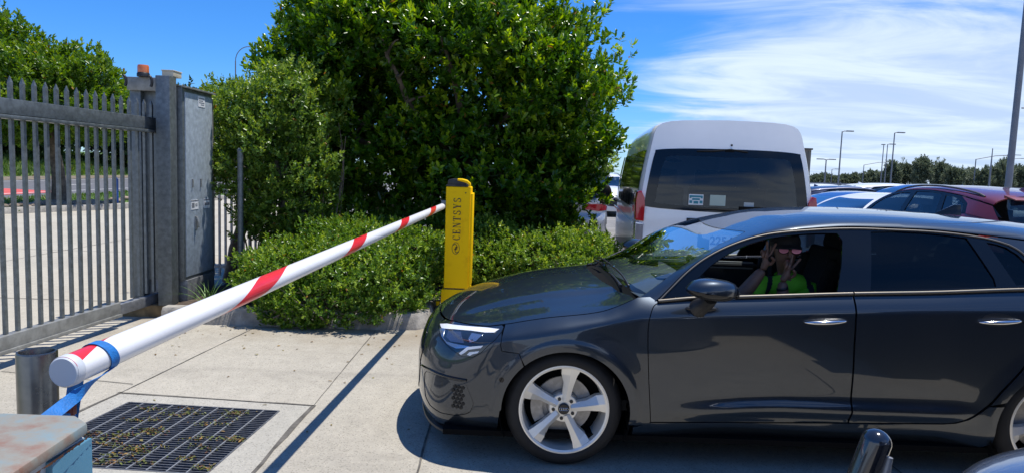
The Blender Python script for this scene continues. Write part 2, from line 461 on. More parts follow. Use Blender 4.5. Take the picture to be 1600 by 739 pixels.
z_edge = Pch([(.25, .72), (.40, .852), (.485, .93), (.556, .998), (.621, 1.059), (.739, 1.146), (.923, 1.234), (1.105, 1.287), (1.319, 1.315), (1.62, 1.335), (1.95, 1.334), (2.26, 1.316), (2.6, 1.285), (3.0, 1.225), (3.4, 1.14)])
z_mid = Pch([(.1, .90), (.2, .935), (.28, .965), (.5, 1.05), (.75, 1.160), (.97, 1.262), (1.15, 1.328), (1.31, 1.372), (1.55, 1.402), (1.88, 1.412), (2.29, 1.404), (2.62, 1.385), (2.95, 1.357), (3.3, 1.30)])
def edge_y(x):
    return gh_y(x, z_edge(x))
def T(x, y):
    """roof and windscreen skin over (x, y)"""
    x = np.asarray(x, float); y = np.asarray(y, float)
    ye = edge_y(x); t = np.clip(np.abs(y) / ye, 0, 1)
    ws = sstep(1.25, .85, x)
    p, q = 2.5 + 1.0 * ws, .55 + .10 * ws
    z = z_edge(x) + (z_mid(x) - z_edge(x)) * np.power(np.clip(1 - t ** p, 0, 1), q)
    return np.stack([x + 0*y, y + 0*x, z], -1)

z_hood = Pch([(-.92, .60), (-.80, .665), (-.75, .698), (-.70, .728), (-.63, .764), (-.465, .832), (-.22, .902), (.02, .945), (.27, .972), (.5, .99)])
# the bonnet's side and front edge lies on the side skin; tabulate it against x
_hu = np.linspace(.42, UN, 400); _hp = S(_hu, z_bonnet_line(_hu)); _ho = np.argsort(_hp[:, 0])
_hx, _hi = np.unique(np.round(_hp[_ho, 0], 4), return_index=True)
_HY = Pch(np.stack([_hx, _hp[_ho, 1][_hi]], 1)[::3]); _HZ = Pch(np.stack([_hx, _hp[_ho, 2][_hi]], 1)[::3])
def hood_edge(u0, u1, n):
    p = S(np.linspace(u0, u1, n), z_bonnet_line(np.linspace(u0, u1, n))); return p
def hood_line_y(x):
    return _HY(np.clip(x, _hx[0], _hx[-1]))
def B(x, y):
    x = np.asarray(x, float); y = np.asarray(y, float)
    xx = np.clip(x, _hx[0], .42)
    yl = np.maximum(_HY(xx), .04); zl = _HZ(xx)
    t = np.clip(np.abs(y) / yl, 0, 1.0)
    zc = np.maximum(z_hood(x), zl)
    z = zl + (zc - zl) * (1 - t ** 2.1)
    # soft power-dome crease running the length of the bonnet
    yc = .50 + .10 * np.clip(x, -1, .5)
    z = z - .010 * sstep(yc - .01, yc + .07, np.abs(y)) * sstep(-.72, -.45, x) * sstep(1.0, .8, t)
    return np.stack([x + 0*y, y + 0*x, z], -1)
# ---------------------------------------------------------------- ground, forecourt, road
def concrete_mat(name, a, b, speck=.35, stain=(.30, .22, .13), stain_amt=.35, grime=False):
    m = bpy.data.materials.new(name); m.use_nodes = True; nt = m.node_tree; N = nt.nodes.new; L = nt.links.new
    p = nt.nodes['Principled BSDF']; p.inputs['Roughness'].default_value = .88; p.inputs['Specular IOR Level'].default_value = .3
    tc = N('ShaderNodeTexCoord')
    def noise(s, d, r=.6):
        n = N('ShaderNodeTexNoise'); n.inputs['Scale'].default_value = s; n.inputs['Detail'].default_value = d; n.inputs['Roughness'].default_value = r; L(tc.outputs['Object'], n.inputs['Vector']); return n.outputs['Fac']
    def ramp(f, p0, p1, c0, c1):
        r = N('ShaderNodeValToRGB'); e = r.color_ramp.elements; e[0].position, e[1].position = p0, p1; e[0].color = (*c0, 1); e[1].color = (*c1, 1); L(f, r.inputs[0]); return r.outputs[0]
    def mix(f, c1, c2, t='MIX'):
        n = N('ShaderNodeMixRGB'); n.blend_type = t
        for i, v in enumerate((f, c1, c2)):
            if isinstance(v, tuple): n.inputs[i].default_value = (*v, 1)
            elif isinstance(v, float): n.inputs[i].default_value = v
            else: L(v, n.inputs[i])
        return n.outputs[0]
    base = ramp(noise(.55, 8, .65), .3, .7, a, b)
    base = mix(.8, base, ramp(noise(9, 6, .7), .25, .75, (.82, .82, .82), (1.10, 1.10, 1.10)), 'MULTIPLY')
    # exposed aggregate: dark and pale grains
    vo = N('ShaderNodeTexVoronoi'); vo.inputs['Scale'].default_value = 150; L(tc.outputs['Object'], vo.inputs['Vector'])
    sep = N('ShaderNodeSeparateColor'); L(vo.outputs['Color'], sep.inputs[0])
    dark = ramp(sep.outputs[0], .84, .95, (1, 1, 1), (1-speck, 1-speck, 1-speck)); base = mix(1.0, base, dark, 'MULTIPLY')
    pale = ramp(sep.outputs[1], .86, .95, (1, 1, 1), (1.18, 1.17, 1.14)); base = mix(1.0, base, pale, 'MULTIPLY')
    st = ramp(noise(.33, 5, .6), .56, .74, (0, 0, 0), (stain_amt,)*3)
    base = mix(st, base, stain)
    if grime:
        # dirt washed up against the kerb, and faint tyre tracks across the lane
        sp = N('ShaderNodeSeparateXYZ'); L(tc.outputs['Object'], sp.inputs[0])
        def mrange(v, a0, a1, b0, b1):
            n = N('ShaderNodeMapRange'); n.interpolation_type = 'SMOOTHSTEP'
            for i, q in enumerate((a0, a1, b0, b1)): n.inputs[i+1].default_value = q
            L(v, n.inputs[0]); return n.outputs[0]
        def mul(a_, b_):
            n = N('ShaderNodeMath'); n.operation = 'MULTIPLY'
            for i, v in enumerate((a_, b_)):
                if isinstance(v, float): n.inputs[i].default_value = v
                else: L(v, n.inputs[i])
            return n.outputs[0]
        base = mix(mul(mul(mrange(sp.outputs['Y'], 5.4, 6.6, 0, 1), mrange(noise(1.6, 6), .38, .62, .15, 1)), .62), base, (.20, .155, .10))
        for yc in (5.05, 3.55):
            near = mul(mrange(sp.outputs['Y'], yc-.22, yc-.08, 0, 1), mrange(sp.outputs['Y'], yc+.08, yc+.22, 1, 0)); base = mix(mul(mul(near, mrange(noise(2.2, 7, .7), .42, .66, 0, 1)), .30), base, (.12, .11, .095))
    spots = ramp(noise(5.5, 2, .5), .70, .76, (0, 0, 0), (.35, .35, .35)); base = mix(spots, base, (.14, .125, .105))
    L(base, p.inputs['Base Color'])
    bp = N('ShaderNodeBump'); bp.inputs['Strength'].default_value = .35; bp.inputs['Distance'].default_value = .004; L(noise(120, 3), bp.inputs['Height']); L(bp.outputs[0], p.inputs['Normal'])
    return m

M_conc = concrete_mat('forecourt_concrete', (.325, .300, .250), (.42, .39, .328), grime=True)
M_conc_slab = concrete_mat('pit_surround_concrete', (.32, .305, .265), (.405, .385, .335), stain_amt=.1)
M_drive = concrete_mat('drive_concrete', (.37, .34, .28), (.455, .42, .345), speck=.15, stain=(.36, .24, .13), stain_amt=.25)
M_kerb = mat('kerb_concrete', (.30, .28, .245), .92, var=.28, scale=7, bump=.5, bscale=45)
M_asph = mat('asphalt', (.115, .115, .12), .9, var=.2, scale=3, bump=.3, bscale=120)
M_lot = mat('car_park_surface', (.20, .195, .19), .92, var=.22, scale=.8, bump=.2, bscale=80)
M_soil = mat('garden_soil', (.075, .055, .040), 1.0, var=.4, scale=14, bump=.8, bscale=40)
M_line = mat('road_line_paint', (.72, .72, .70), .7, var=.15, scale=5)
M_joint = mat('joint_filler', (.10, .092, .08), .95, var=.4, scale=9)
M_dirt = mat('road_edge_dirt', (.17, .14, .10), 1.0, var=.35, scale=2.5, bump=.4, bscale=10)
M_grassbase = mat('grass_base', (.075, .135, .025), 1.0, var=.3, scale=1.2, bump=.4, bscale=20)
M_red = mat('red_bus_lane_paint', (.50, .08, .07), .85, var=.2, scale=2)

def sheet(name, poly, z, m, holes=()):
    V, Fc = triangulate(resample(poly, 1e9), [resample(h, 1e9) for h in holes], None)
    mb = MB(); mb.add([(a, b, z) for a, b in V], [tuple(f) for f in Fc])
    o = mb.build(name, m, merge=False)
    me = o.data
    if me.polygons and me.polygons[0].normal.z < 0: me.flip_normals()
    for p in me.polygons:
        if p.normal.z < 0: pass
    return structure(o)

PIT = [(-2.45, 4.36), (-1.45, 4.295), (-1.505, 3.36), (-2.56, 3.42)]
big = [(-3000, -3000), (3000, -3000), (3000, 3000), (-3000, 3000)]
sheet('ground', big, -.008, M_lot, [PIT])
fore = [(-3.7, -9), (14, -9), (14, 7.2), (-3.7, 7.2)]
sheet('forecourt', fore, 0.0, M_conc, [[(-2.60, 4.52), (-1.27, 4.405), (-1.285, 3.15), (-2.74, 3.25)]])
sheet('drain_surround', [(-2.60, 4.52), (-1.27, 4.405), (-1.285, 3.15), (-2.74, 3.25)], .001, M_conc_slab, [PIT])
sheet('driveway', [(-14.2, -9), (-3.705, -9), (-3.705, 7.2), (-3.9, 16), (-8, 30), (-11.7, 30), (-11.9, 21), (-13.25, 17.7)], -.003, M_drive)

# open pit below the grating
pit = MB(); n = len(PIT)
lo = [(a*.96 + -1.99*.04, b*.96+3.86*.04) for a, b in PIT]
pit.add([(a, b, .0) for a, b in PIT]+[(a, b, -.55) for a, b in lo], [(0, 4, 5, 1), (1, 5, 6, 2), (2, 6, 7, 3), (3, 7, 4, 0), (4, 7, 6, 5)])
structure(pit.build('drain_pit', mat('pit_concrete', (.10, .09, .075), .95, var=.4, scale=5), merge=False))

# saw-cut and slab joints
def strip(mb, a, b, w, z, wob=.0):
    a = Vector((*a, z)); b = Vector((*b, z)); d = (b-a).normalized(); s = Vector((-d.y, d.x, 0)); k = max(2, int((b-a).length/.18)); V = []
    for i in range(k+1):
        p = a+(b-a)*i/k; ww = w*(1+random.uniform(-.45, .45)); o = s*random.uniform(-wob, wob)
        V += [p+s*ww/2+o, p-s*ww/2+o]
    mb.add(V, [(2*i, 2*i+1, 2*i+3, 2*i+2) for i in range(k)])
J = MB()
strip(J, (-2.62, 4.535), (-1.26, 4.415), .020, .004, .004); strip(J, (-1.268, 4.42), (-1.29, 2.6), .026, .004, .006)
strip(J, (-2.60, 4.54), (-2.80, 3.0), .020, .004, .005); strip(J, (-2.60, 4.54), (-2.43, 6.55), .008, .004, .003)
strip(J, (-1.265, 4.42), (-1.285, 6.55), .006, .004, .002); strip(J, (-.43, 2.6), (-.50, 5.6), .010, .004, .003)
strip(J, (2.2, 2.2), (2.15, 7.1), .010, .004, .002); strip(J, (-3.68, 4.9), (-2.62, 4.72), .006, .004, .003)
strip(J, (-11.5, 7.4), (-3.95, 7.5), .014, .003, .002); strip(J, (-11.5, 11.4), (-4.0, 11.5), .014, .003, .002); strip(J, (-7.4, 2.0), (-7.5, 17.5), .014, .003, .002)
structure(J.build('pavement_joint', M_joint, merge=False))

# kerbed planter behind the barrier
KZ = .155
def kerb(name, path, w=.16, h=KZ, closed=False, z0=-.05):
    mb = MB(); P = [Vector((*p, 0)) for p in path]; V = []; k = len(P)
    for i, p in enumerate(P):
        d0 = (P[i]-P[i-1]).normalized() if i else None; d1 = (P[i+1]-P[i]).normalized() if i < k-1 else None
        d = ((d0 or d1)+(d1 or d0)).normalized(); s = Vector((-d.y, d.x, 0)); m_ = 1/max(.5, s.dot(Vector((-(d1 or d0).y, (d1 or d0).x, 0))))
        j = random.uniform(-.004, .004)
        for (o, z) in ((0, z0), (.012, h-.035+j), (.040, h+j), (w, h+j), (w, z0)): V.append(p+s*o*m_+Vector((0, 0, z)))
    Fc = []
    for i in range(k-1):
        for q in range(4): Fc.append((i*5+q, (i+1)*5+q, (i+1)*5+q+1, i*5+q+1))
    Fc += [(4, 3, 2, 1, 0), tuple((k-1)*5+q for q in range(5))]
    mb.add(V, Fc); return structure(mb.build(name, M_kerb, smooth=35, merge=False))
kerb('kerb', [(-3.36, 6.555), (-2.88, 6.565), (-2.3, 6.58), (-1.7, 6.59), (-1.085, 6.60), (-.90, 6.64), (-.80, 6.75), (-.78, 6.95), (-.80, 7.42), (-.2, 7.47), (.6, 7.5), (1.05, 7.55), (1.18, 7.75), (1.22, 9.0), (1.3, 12.5)][::1])
soil = [(-3.36, 6.70), (-1.1, 6.745), (-.96, 6.80), (-.93, 7.5), (.55, 7.63), (1.02, 7.70), (1.07, 9.0), (1.16, 12.5), (-3.5, 12.5)]
def soil_mesh():
    V, Fc = triangulate(resample(soil, .15), [], .16); rng = np.random.default_rng(3)
    z = .115+.03*rng.random(len(V)); mb = MB(); mb.add([(a, b, c) for (a, b), c in zip(V, z)], [tuple(f) for f in Fc]); return mb.build('planter_soil', M_soil, smooth=60, merge=False)
structure(soil_mesh())

# road beyond the gate, with verge and bank
KL = [(-13.6, 12.0), (-13.25, 17.7), (-11.95, 21.0), (-11.7, 30), (-11.6, 48)]
kerb('kerb', KL[::1], .18, .16)
def rows(name, a, b, z, m, dz=0.0, nseg=1):
    mb = MB(); V = []; Fc = []; nc = nseg+1; rng = np.random.default_rng(5)
    for i in range(len(a)):
        for j in range(nc):
            t = j/nseg; V.append((a[i][0]*(1-t)+b[i][0]*t, a[i][1]*(1-t)+b[i][1]*t, (a[i][2] if len(a[i]) > 2 else z)*(1-t)+(b[i][2] if len(b[i]) > 2 else z)*t+(rng.uniform(-dz, dz) if dz else 0)))
    for i in range(len(a)-1):
        for j in range(nseg): Fc.append((i*nc+j, (i+1)*nc+j, (i+1)*nc+j+1, i*nc+j+1))
    mb.add(V, Fc); return structure(mb.build(name, m, smooth=60, merge=False))
ys = [-20, 0, 10, 17.7, 24, 32, 45, 70, 140, 400]
vin = [(-13.8, y, .10) if y < 17 else (-13.4, y, .10) if y < 20 else (-11.85, y, .10) for y in ys]
vout = [(-17.2-.002*y, y, .04) for y in ys]
rows('verge', vin, vout, 0, M_grassbase, .03, 6)
rows('road', [(-17.2-.002*y, y, .012) for y in ys], [(-28.3-.02*y, y, .012) for y in ys], 0, M_asph)
rows('road_shoulder', [(-28.3-.02*y, y, .018) for y in ys], [(-30.3-.02*y, y, .12) for y in ys], 0, M_dirt, .03, 3)
rows('grass_bank', [(-30.2-.02*y, y, .11) for y in ys], [(-38-.02*y, y, 1.55) for y in ys], 0, M_grassbase, .08, 8)
rows('field', [(-38-.02*y, y, 1.5) for y in ys], [(-160-.02*y, y, 3.0) for y in ys], 0, M_grassbase)
mk = MB()
for y in np.arange(-10, 180, 9.0): strip(mk, (-23.0-.012*y, y), (-23.0-.012*(y+3.5), y+3.5), .14, .020)
strip(mk, (-19.4, -20), (-19.9, 200), .12, .020); strip(mk, (-27.0, -20), (-31, 200), .12, .020)
structure(mk.build('road_marking', M_line, merge=False))
structure(MB().add([(-19.0, 24.5, .018), (-19.1, 29.5, .018), (-22.4, 30.5, .018), (-22.2, 25.5, .018)], [(0, 3, 2, 1)]).build('red_road_surfacing', M_red, merge=False))
# ---------------------------------------------------------------- foliage
def leaves_object(name, mt, base, dirs, nrm, ln, wd, tone, parent=None):
    """one mesh of small folded leaves: base point, growth direction, face normal, length, width"""
    n = len(base); dirs = dirs/np.linalg.norm(dirs, axis=1, keepdims=True)
    side = np.cross(dirs, nrm); side /= (np.linalg.norm(side, axis=1, keepdims=True)+1e-9); up = np.cross(side, dirs)
    ln = ln[:, None]; wd = wd[:, None]
    V = np.empty((n, 6, 3)); droop = -up*ln*.10
    V[:, 0] = base
    V[:, 1] = base+dirs*ln*.32+side*wd*.46+up*wd*.16
    V[:, 2] = base+dirs*ln*.72+side*wd*.40+up*wd*.12+droop*.5
    V[:, 3] = base+dirs*ln+droop
    V[:, 4] = base+dirs*ln*.72-side*wd*.40+up*wd*.12+droop*.5
    V[:, 5] = base+dirs*ln*.32-side*wd*.46+up*wd*.16
    me = bpy.data.meshes.new(name); me.vertices.add(n*6); me.vertices.foreach_set('co', V.reshape(-1).astype(np.float32))
    k = np.arange(n)[:, None]*6; lp = np.concatenate([k+np.array([[0, 1, 2, 3]]), k+np.array([[0, 3, 4, 5]])], 1).reshape(-1)
    me.loops.add(len(lp)); me.loops.foreach_set('vertex_index', lp.astype(np.int32))
    me.polygons.add(n*2); me.polygons.foreach_set('loop_start', (np.arange(n*2)*4).astype(np.int32))
    at = me.attributes.new('tone', 'FLOAT', 'POINT'); at.data.foreach_set('value', np.repeat(tone, 6).astype(np.float32))
    me.update(calc_edges=True); me.validate()
    me.materials.append(mt); o = bpy.data.objects.new(name, me); COL.objects.link(o)
    if parent is not None: o.parent = parent
    return o

def unit(v): return v/(np.linalg.norm(v, axis=-1, keepdims=True)+1e-9)

def lumpy(d, seed, amp):
    """smooth bumpiness over directions"""
    r = np.random.default_rng(seed); s = np.zeros(len(d))
    for k in range(14):
        w = unit(r.normal(size=3)); f = r.uniform(2.5, 8); s += np.sin(f*(d@w)*2+r.uniform(0, 6.28))/(1+.25*f)
    return 1+amp*s/2.0

def shoots_on(blobs, n, rng, shell=(.80, 1.04), amp=.10, seed=1, zmin=-9, gap=.62):
    vol = np.array([(b[1][0]*b[1][1]+b[1][1]*b[1][2]+b[1][0]*b[1][2]) for b in blobs]); pk = rng.choice(len(blobs), size=int(n*2.6), p=vol/vol.sum())
    d = unit(rng.normal(size=(len(pk), 3))); rad = rng.uniform(shell[0], shell[1], len(pk))
    C = np.array([b[0] for b in blobs])[pk]; Rr = np.array([b[1] for b in blobs])[pk]
    lum = np.ones(len(pk))
    for i in range(len(blobs)):
        m = pk == i; lum[m] = lumpy(d[m], seed*31+i, amp)
    P = C+d*Rr*(rad*lum)[:, None]; nr = unit(d/Rr)
    keep = P[:, 2] > zmin
    # clumps: thin the shoots out in pockets through the crown
    if gap:
        g = np.random.default_rng(seed+77); s_ = np.zeros(len(P)); ext = np.mean([np.mean(b[1]) for b in blobs])
        for _ in range(10): w_ = unit(g.normal(size=3))*2*PI/(ext*g.uniform(.45, .95)); s_ += np.sin(P @ w_+g.uniform(0, 6.28))
        keep &= (s_ > -.9) | (rng.random(len(P)) > gap)
    for i, b in enumerate(blobs):
        q = np.linalg.norm((P-np.array(b[0]))/np.array(b[1]), axis=1); keep &= ~((q < shell[0]*.93) & (pk != i))
    P, nr = P[keep], nr[keep]
    return P[:n], nr[:n]

def rosettes(P, nr, rng, per, ln, wd, upb=.5, spread=.9, tone0=.45, jitter=.25, stem=.10, young=.12):
    """leaves set round each shoot tip"""
    n = len(P); ax = unit(nr*.55+np.array([0, 0, upb])+rng.normal(size=(n, 3))*jitter)
    a = unit(np.cross(ax, rng.normal(size=(n, 3)))); b = np.cross(ax, a)
    B_, D_, N_, L_, W_, T_ = [], [], [], [], [], []
    sh_tone = tone0+rng.normal(size=n)*.13+(rng.random(n) < young)*.38
    for k in range(per):
        t = k/per; ph = k*2.4+rng.uniform(0, 6.28, n)*.25; rd = a*np.cos(ph)[:, None]+b*np.sin(ph)[:, None]
        el = spread*(1.15-t)+rng.normal(size=n)*.16
        d = unit(ax*np.cos(el)[:, None]+rd*np.sin(el)[:, None]+rng.normal(size=(n, 3))*.12)
        B_.append(P+ax*(stem*(t-.6)*rng.uniform(.6, 1.4, n))[:, None]); D_.append(d); N_.append(unit(ax+rd*.25-d*.2+rng.normal(size=(n, 3))*.25))
        L_.append(ln*rng.uniform(.55, 1.3, n)*(1-.25*t)); W_.append(wd*rng.uniform(.7, 1.25, n)*(1-.2*t)); T_.append(np.where(rng.random(n) < (.006 if ln < .16 else 0), 1.0, np.clip(sh_tone+.22*(t-.5)+rng.normal(size=n)*.07, 0, .9)))
    c = np.concatenate
    return c(B_), c(D_), c(N_), c(L_), c(W_), c(T_)

def limb(mb, p0, p1, r0, r1, rng, n=7, wob=.05, seg=9):
    p0, p1 = np.array(p0, float), np.array(p1, float); L_ = np.linalg.norm(p1-p0); pts = []
    off = rng.normal(size=3)*wob*L_
    for i in range(n+1):
        t = i/n; pts.append(p0+(p1-p0)*t+off*math.sin(PI*t)+rng.normal(size=3)*wob*.12*L_*(0 < i < n))
    mb.tube(pts, [r0+(r1-r0)*i/n for i in range(n+1)], seg); return pts

M_bark = mat('tree_bark', (.12, .095, .07), .95, var=.45, scale=9, bump=.9, bscale=22)
M_bark_grey = mat('grey_bark', (.20, .18, .155), .95, var=.4, scale=8, bump=.8, bscale=24)
M_twig = mat('twig', (.17, .13, .095), .9, var=.4, scale=20)
M_leaf_main = leafmat('glossy_leaf', (.022, .072, .008), (.070, .185, .010), (.29, .44, .020), .26, .38)
M_leaf_bush = leafmat('murraya_leaf', (.048, .112, .014), (.125, .23, .030), (.29, .40, .06), .34, .38)
M_leaf_hedge = leafmat('hedge_leaf', (.045, .110, .012), (.120, .235, .026), (.30, .42, .06), .32, .38)
M_leaf_far = leafmat('roadside_leaf', (.045, .11, .010), (.10, .21, .016), (.22, .33, .03), .38, .36)
M_leaf_wood = leafmat('bank_tree_leaf', (.018, .048, .012), (.036, .085, .018), (.07, .13, .03), .5, .2)
M_leaf_casu = leafmat('treeline_leaf', (.085, .115, .070), (.13, .165, .095), (.17, .20, .12), .6, .25)

def tree(name, label, blobs, n, per, ln, wd, mt, trunk, seed, group=None, inner=.35, amp=.12, upb=.5, tone0=.45, young=.12, jitter=.25, cat='tree', bark=None, limbs=7, stem=.1, spread=.9, tr=(.14, .09), zmin=-9, branch=True):
    """tapered trunk and limbs; the crown is leafy shoots spread through its volume"""
    rng = np.random.default_rng(seed); g0 = Vector(trunk[0]); t = thing(name, label, cat, g0, 0, group); o0 = np.array(g0)
    bl = [(np.array(b[0])-o0, np.array(b[1])) for b in blobs]
    mb = MB(); top = np.array(trunk[-1])-o0
    path = [np.array(p)-o0 for p in trunk]
    k = len(path); mb.tube(smooth_poly(path, 5) if k > 2 else path, list(np.interp(np.linspace(0, 1, (k-1)*5+1 if k > 2 else k), [0, 1], tr)), 12)
    if branch:
        for i in range(limbs):
            b = bl[i % len(bl)]; q = b[0]+unit(rng.normal(size=3))*b[1]*.55; f = rng.uniform(.55, 1.0)
            st = path[0]+(path[-1]-path[0])*f if k == 2 else path[-1]
            pts = limb(mb, st, q, tr[1]*.75, tr[1]*.18, rng, wob=.08)
            for j in range(4):
                s = pts[3+j % 4]; limb(mb, s, s+unit(rng.normal(size=3)+np.array([0, 0, .5]))*min(b[1])*.6, tr[1]*.28, tr[1]*.06, rng, 4, .08, 6)
    mb.build('trunk', bark or M_bark, t, smooth=60, merge=False)
    P, nr = shoots_on(bl, n, rng, amp=amp, seed=seed, zmin=zmin); R1 = rosettes(P, nr, rng, per, ln, wd, upb, spread, tone0, jitter, stem, young)
    parts = [R1]
    if inner:
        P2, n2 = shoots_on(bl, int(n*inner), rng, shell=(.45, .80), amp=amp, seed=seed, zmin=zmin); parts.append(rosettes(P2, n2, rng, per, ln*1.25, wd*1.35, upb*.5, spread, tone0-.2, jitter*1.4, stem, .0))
    c = [np.concatenate(x) for x in zip(*parts)]
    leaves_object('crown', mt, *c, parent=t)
    return t
# ---------------------------------------------------------------- planting in the island and beyond
def px_at(px, py, Y):
    """point seen at a photograph pixel, at distance Y in front of the camera"""
    d = _f+_rt*((px-800)/1080.0)+_up*((369.5-py)/1080.0); return Vector((0, 0, CAMH))+d*(Y/d.y)

E3 = lambda c, r: (np.array(c, float), np.array(r, float))
tree('shade_tree', 'large dense dark green tree with glossy leaves behind the yellow barrier', [
    E3((-.95, 10.2, 3.0), (2.0, 1.7, 1.5)), E3((.60, 10.0, 2.22), (.88, 1.2, .78)), E3((-2.5, 10.3, 3.25), (1.0, 1.2, .95)), E3((-1.9, 9.9, 1.9), (1.4, 1.2, 1.2)),
    E3((-.3, 9.7, 1.65), (1.4, 1.2, 1.05)), E3((-1.4, 10.0, 3.95), (1.5, 1.35, .75)), E3((-.15, 10.0, 3.4), (.95, 1.2, .6)), E3((.42, 9.9, 1.6), (.60, 1.1, .8)), E3((-2.6, 10.2, 2.4), (.7, 1.0, .9)), E3((-.6, 8.6, 3.15), (.85, .65, .40)), E3((.40, 8.85, 2.6), (.72, .55, .36)), E3((-1.9, 8.75, 3.25), (.8, .6, .42)), E3((.22, 8.95, 3.0), (.6, .6, .3)), E3((-2.7, 9.1, 2.9), (.6, .5, .35))],
    11500, 11, .092, .042, M_leaf_main, [(-.8, 10.2, .1), (-.82, 10.2, .9), (-.75, 10.25, 1.7)], 11, inner=.35, amp=.32, upb=.75, tone0=.46, young=.20, stem=.12, spread=.95, limbs=12)
# second, taller shrub at its left, small leaves and bare twigs below
tb = tree('screen_shrub', 'tall light green small-leaved shrub beside the grey gate cabinet', [
    E3((-3.02, 8.35, 2.05), (.60, .66, .55)), E3((-3.5, 8.7, 2.22), (.42, .45, .36)), E3((-2.62, 8.15, 2.05), (.50, .65, .66)), E3((-2.85, 8.1, 1.55), (.68, .6, .52)), E3((-2.55, 8.15, 1.2), (.45, .50, .55)), E3((-2.9, 8.25, 1.0), (.42, .45, .38)), E3((-2.5, 8.25, .55), (.5, .45, .42))],
    5000, 8, .050, .026, M_leaf_bush, [(-2.75, 8.25, .1), (-2.8, 8.2, .7), (-2.7, 8.2, 1.2)], 21, inner=.25, amp=.32, upb=.6, tone0=.52, young=.15, stem=.09, spread=1.0, limbs=12, tr=(.05, .03), bark=M_bark_grey)
mb = MB(); rng = np.random.default_rng(4)
for i in range(26):
    x = rng.uniform(-3.15, -2.1); limb(mb, (x-(-2.75), rng.uniform(-.3, .1), rng.uniform(0, .2)), (x-(-2.75)+rng.uniform(-.3, .3), rng.uniform(-.3, .3), rng.uniform(1.3, 2.1)), .012, .004, rng, 6, .08, 6)
limb(mb, (-.72, .15, .0), (-.22, .0, 1.3), .075, .055, rng, 7, .03, 10)
mb.build('stem', M_twig, tb, smooth=60, merge=False)

def hedge(name, label, blobs, n, per, ln, wd, seed, tone0=.5, twigs=140, cat='hedge', zmin=.02, amp=.22):
    rng = np.random.default_rng(seed); o0 = np.array([blobs[0][0][0], blobs[0][0][1], .12]); t = thing(name, label, cat, o0)
    bl = [(np.array(b[0])-o0, np.array(b[1])) for b in blobs]
    P, nr = shoots_on(bl, n, rng, shell=(.82, 1.05), amp=amp, seed=seed, zmin=zmin-.12); A = rosettes(P, nr, rng, per, ln, wd, .75, 1.0, tone0, .35, .07, .16)
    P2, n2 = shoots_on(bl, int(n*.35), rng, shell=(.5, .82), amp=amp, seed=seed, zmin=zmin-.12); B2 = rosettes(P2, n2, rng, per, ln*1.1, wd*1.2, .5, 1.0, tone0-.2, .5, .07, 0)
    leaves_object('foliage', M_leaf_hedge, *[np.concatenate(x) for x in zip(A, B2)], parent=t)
    mb = MB()
    for i in range(twigs):
        b = bl[i % len(bl)]; e = b[0]+unit(rng.normal(size=3)+np.array([0, -.2, .5]))*b[1]*rng.uniform(.85, 1.08); s = b[0]*np.array([1, 1, 0])+np.array([rng.uniform(-.3, .3), rng.uniform(-.2, .2), 0])
        limb(mb, s, e, .007, .0025, rng, 5, .10, 5)
    mb.build('stem', M_twig, t, smooth=60, merge=False); return t
hedge('low_hedge', 'low spreading green hedge hanging over the kerb left of the yellow barrier', [
    E3((-1.9, 7.05, .42), (.85, .62, .40)), E3((-1.35, 7.0, .38), (.50, .52, .42)), E3((-2.45, 7.3, .38), (.45, .5, .34)), E3((-1.15, 7.45, .55), (.45, .5, .40)), E3((-1.75, 7.6, .62), (.6, .55, .38)), E3((-1.75, 6.62, .24), (.62, .22, .24)), E3((-2.1, 6.60, .16), (.35, .16, .18))],
    6200, 7, .042, .023, 31, .50)
hedge('low_hedge', 'low sunlit hedge behind the dark car, right of the yellow barrier', [
    E3((.25, 8.15, .48), (.75, .55, .44)), E3((.85, 8.25, .52), (.45, .55, .42)), E3((-.25, 8.2, .46), (.5, .5, .42)), E3((.65, 7.85, .38), (.55, .35, .36)), E3((-.35, 8.6, .62), (.6, .4, .42))],
    4600, 7, .044, .024, 32, .60, 90)
# dark understorey seen beneath the shade tree
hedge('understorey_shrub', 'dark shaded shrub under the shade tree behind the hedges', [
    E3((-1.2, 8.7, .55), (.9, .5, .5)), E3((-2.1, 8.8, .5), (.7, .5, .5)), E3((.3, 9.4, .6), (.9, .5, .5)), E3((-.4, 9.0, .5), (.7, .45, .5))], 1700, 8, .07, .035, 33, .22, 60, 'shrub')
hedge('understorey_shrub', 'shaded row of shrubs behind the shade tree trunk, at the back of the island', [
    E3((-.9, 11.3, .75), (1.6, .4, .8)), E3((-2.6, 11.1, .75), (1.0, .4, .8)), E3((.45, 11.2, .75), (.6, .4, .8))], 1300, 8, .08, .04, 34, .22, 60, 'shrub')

# grass tuft at the foot of the cabinet
def tuft(c, n, seed, h=(.18, .42), name='grass_tuft', label='long-bladed green grass tuft at the foot of the gate cabinet'):
    rng = np.random.default_rng(seed); mb = MB()
    for i in range(n):
        a = rng.uniform(0, 2*PI); l = rng.uniform(*h); w = .006; d = np.array([math.cos(a), math.sin(a), 0]); s = np.array([-d[1], d[0], 0]); V = []
        b = np.array([rng.normal()*.03, rng.normal()*.03, 0]); ln = rng.uniform(.35, 1.1)
        for k in range(6):
            t = k/5; p = b+d*l*ln*t**1.3+np.array([0, 0, l*(t-.55*ln*t*t)]); ww = w*(1-t*.9); V += [p-s*ww, p+s*ww]
        mb.add(V, [(2*k, 2*k+1, 2*k+3, 2*k+2) for k in range(5)])
    o = mb.build(name, mat('grass_blade', (.10, .20, .035), .5, var=.35, scale=20), loc=c, merge=False, fixn=False); return tag(o, label, 'grass')
tuft((-3.02, 6.85, .12), 30, 5)

